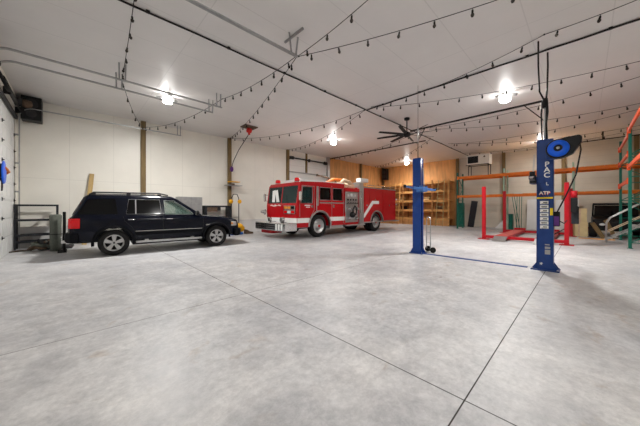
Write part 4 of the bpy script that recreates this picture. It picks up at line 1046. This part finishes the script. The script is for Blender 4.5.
# dark grey metal shelf
t = thing('metal_shelf', 'dark grey metal shelf frame against the wall between door and SUV', 'shelf', (-.88, 13.08, 0))
for x in (-.48, .48):
    for y in (-.22, .22): MB().box((x-.025, y-.025, 0), (x+.025, y+.025, 1.5)).build('post', M['charcoal'], t, bevel=.003)
for z in (1.5, 1.0, .5, .28): MB().box((-.48, -.24, z-.06), (.48, -.2, z)).box((-.48, .2, z-.06), (.48, .24, z)).box((-.48, -.2, z-.06), (-.44, .2, z)).box((.44, -.2, z-.06), (.48, .2, z)).build('rail', M['charcoal'], t)
MB().box((-.46, -.2, .96), (.46, .2, .98)).build('shelf_plate', M['charcoal'], t); MB().box((-.46, -.2, .46), (.46, .2, .48)).build('shelf_plate', M['darkmetal'], t)
# heap of straps
t = thing('strap_heap', 'tangled heap of brown tow straps and chain on the floor by the shelf', 'straps', (-.5, 12.3, 0)); t.scale = (1, 1, 1.5)
for j in range(9):
    r_ = random.Random(j*3+1); pts = []; cx, cy = -.3+.075*j, r_.uniform(-.15, .15)
    for k in range(22):
        a = k*.8+j; R_ = .07+.13*r_.random(); pts.append((cx+math.cos(a)*R_*1.3, cy+math.sin(a)*R_, .03+.2*r_.random()*(.5+.5*math.sin(j*.7))))
    MB().tube(pts, .024+.006*(j % 3), 6).build('strap' if j % 3 else 'chain', M[['strap', 'tarp', 'darkmetal'][j % 3]], t)
MB().tube([(-.9, -.1, .02), (-.7, .1, .02), (-.45, -.05, .03), (-.2, 0, .06)], .015, 6).build('loose_end', M['strap'], t)
# tyre and tarp roll behind SUV
t = thing('black_board', 'thin black board standing upright right behind the SUV tail', 'board', (-.19, 11.4, 0))
MB().box((-.04, -.25, 0), (.03, .18, 1.26)).build('panel', M['black'], t, bevel=.01); MB().box((-.15, -.25, 0), (.05, -.2, .06)).build('foot', M['darkmetal'], t); MB().box((-.15, .15, 0), (.05, .2, .06)).build('foot', M['darkmetal'], t)
t = thing('canvas_roll', 'grey green canvas roll standing on end behind the SUV', 'roll', (-.40, 11.85, 0)); t.scale = (.75, .75, .98)
MB().lathe([(.17, 0), (.19, .3), (.18, .8), (.2, 1.15), (.15, 1.2), (.02, 1.17)], (0, 0, 0), (.0, 0, 1), 18).build('roll', M['tarp'], t); MB().tube([(.2*math.cos(a), .2*math.sin(a), .55) for a in [k*PI/8 for k in range(16)]], .012, 6, True).build('cord', M['black'], t)
# leaning timber
o = MB().box((-.07, -.02, 0), (.07, .02, 2.78)).build('timber_plank', M['pale_timber'], bevel=.004); o.location = (.3, 13.08, 0); o.rotation_euler = (math.radians(-9.6), math.radians(5), 0)
tag(o, 'single yellowish timber plank leaning on the wall behind the SUV', 'plank')
# cabinets behind the bonnet
t = thing('steel_cabinet', 'light grey steel cabinet behind the windscreen of the SUV', 'cabinet', (3.98, 13.1, 0))
MB().box((-.52, -.25, .05), (.52, .25, 1.9)).build('body', M['galv'], t, bevel=.008)
for s in (-1, 1):
    d = MB().box((s*.01, -.27, .1), (s*.5, -.25, 1.86)).build('door', M['galv'], t, bevel=.005); MB().box((s*.05, -.3, .95), (s*.08, -.27, 1.1)).build('handle', M['chrome'], d)
MB().box((-.5, -.23, 0), (.5, .23, .05)).build('plinth', M['black'], t)
t = thing('workbench', 'black topped workbench by the timber post beyond the SUV bonnet', 'workbench', (5.25, 13.1, 0))
MB().box((-.62, -.3, 1.42), (.72, .28, 1.5)).build('top', M['charcoal'], t, bevel=.005)
for x in (-.56, .66): MB().box((x-.04, -.26, 0), (x+.04, .26, 1.42)).build('leg', M['charcoal'], t)
MB().box((-.52, -.27, 1.2), (-.02, .2, 1.42)).build('drawer', M['strap'], t); MB().box((.0, -.27, 1.25), (.14, .2, 1.42)).build('drawer', M['darkmetal'], t)
MB().box((-.52, -.25, .4), (.62, .25, .44)).build('shelf', M['charcoal'], t)
# tray on the post with retractable cord
t = thing('wall_tray', 'small double tray fixed to the timber post left of fire engine', 'tray', (6.17, 13.3, 2.58))
MB().box((-.35, -.28, 0), (.5, .15, .03)).build('tray', M['galv'], t, bevel=.004); MB().box((-.16, -.2, .20), (.42, .15, .24)).build('tray', M['yellow'], t, bevel=.004)
MB().box((-.03, .08, -.15), (.03, .16, .3)).build('bracket', M['strap'], t); MB().box((-.1, -.2, .03), (.1, .1, .12)).build('tool_box', M['strap'], t, bevel=.01)
t = thing('retractable_cord', 'purple cord handle hung on the timber post by the small tray', 'cord handle', (6.22, 13.36, 3.5))
MB().ball((0, 0, 0), .12, 8, (.8, .6, 1.3)).build('body', M['purple'], t)
MB().tube([(0, 0, .1), (-.1, -.4, .35), (-.2, -1.2, .8), (-.28, -2.35, 1.32)], .018, 8).build('cord', M['darkmetal'], t)
MB().box((-.03, 0, -.05), (.03, .1, .05)).build('hook', M['strap'], t)
t = thing('cord_reel', 'red cord reel on a dark plate fixed to the ceiling', 'cord reel', (5.95, 10.95, H))
MB().box((-.32, -.25, -.05), (.32, .25, 0)).build('plate', M['strap'], t, bevel=.005); MB().lathe([(.001, -.09), (.11, -.09), (.12, 0), (.11, .09), (.001, .09)], (0, 0, -.18), (1, 0, 0), 20, False).build('reel', M['red'], t)
MB().cyl((0, 0, -.26), (0, 0, -.38), .05).build('stopper', M['red'], t)
# yellow dolly
t = thing('pump_dolly', 'upright steel dolly with yellow grips and a yellow tank at its foot', 'dolly', (6.1, 12.7, 0))
m = MB(); m.tube([(-.2, 0, .08), (-.2, 0, 1.88), (-.1, 0, 2.1), (.1, 0, 2.1), (.2, 0, 1.88), (.2, 0, .08)], .022, 8); m.cyl((-.2, 0, .9), (.2, 0, .9), .015, n=6); m.build('frame', M['darkmetal'], t)
for s in (-1, 1):
    MB().ball((s*.24, -.02, 1.72), .11, 8, (1, .7, 1)).build('grip', M['yellow'], t); MB().lathe([(.06, -.03), (.1, -.025), (.1, .025), (.06, .03)], (s*.26, .06, .1), (1, 0, 0), 18).build('wheel', M['rubber'], t)
m = MB(); m.ball((0, -.14, .42), .3, 10, (1.25, .7, .62)); m.ball((.28, -.1, .3), .2, 8, (1, .8, .9)); m.build('tank', M['yellow'], t)
MB().box((-.3, -.3, 0), (.3, .05, .12)).build('base', M['bluebit'], t, bevel=.02)
MB().box((-.36, -.36, .0), (-.1, -.24, .3)).build('blue_bottle', M['bluebit'], t, bevel=.03)
t = thing('wheel_chock', 'small brown wooden block on the floor left of the fire engine bumper', 'block', (6.8, 12.6, 0))
MB().prism([(-.2, 0), (.22, 0), (.22, .1), (.08, .1), (-.16, .24)], 'xz', -.15, .15).build('block', M['strap'], t, bevel=.01)
# blue reel with orange hose by the near door
t = thing('wall_hose_reel', 'round blue hose reel with orange hose on the door wall at left edge', 'hose reel', (-1.14, 8.72, 2.15))
MB().lathe([(.05, -.07), (.24, -.075), (.25, -.06), (.12, -.05), (.12, .05), (.25, .06), (.24, .075), (.05, .07)], (0, 0, 0), (1, 0, 0), 28).build('drum', M['reelblue'], t)
MB().tube([(.0+.012*(k % 5), .17*math.cos(k*.4), .17*math.sin(k*.4)) for k in range(48)], .022, 6).build('hose', M['black'], t)
MB().tube([(.05, .1, .14), (.09, .2, .08), (.1, .32, .04), (.05, .36, .0)], .024, 8).build('outlet', M['orange'], t)
MB().box((-.3, -.04, -.2), (-.07, .04, .2)).build('bracket', M['darkmetal'], t)
MB().tube([(.05, -.1, -.15), (.03, .1, -.3), (.0, .3, -.38), (.0, .33, -.2)], .014, 6).build('cable', M['black'], t)
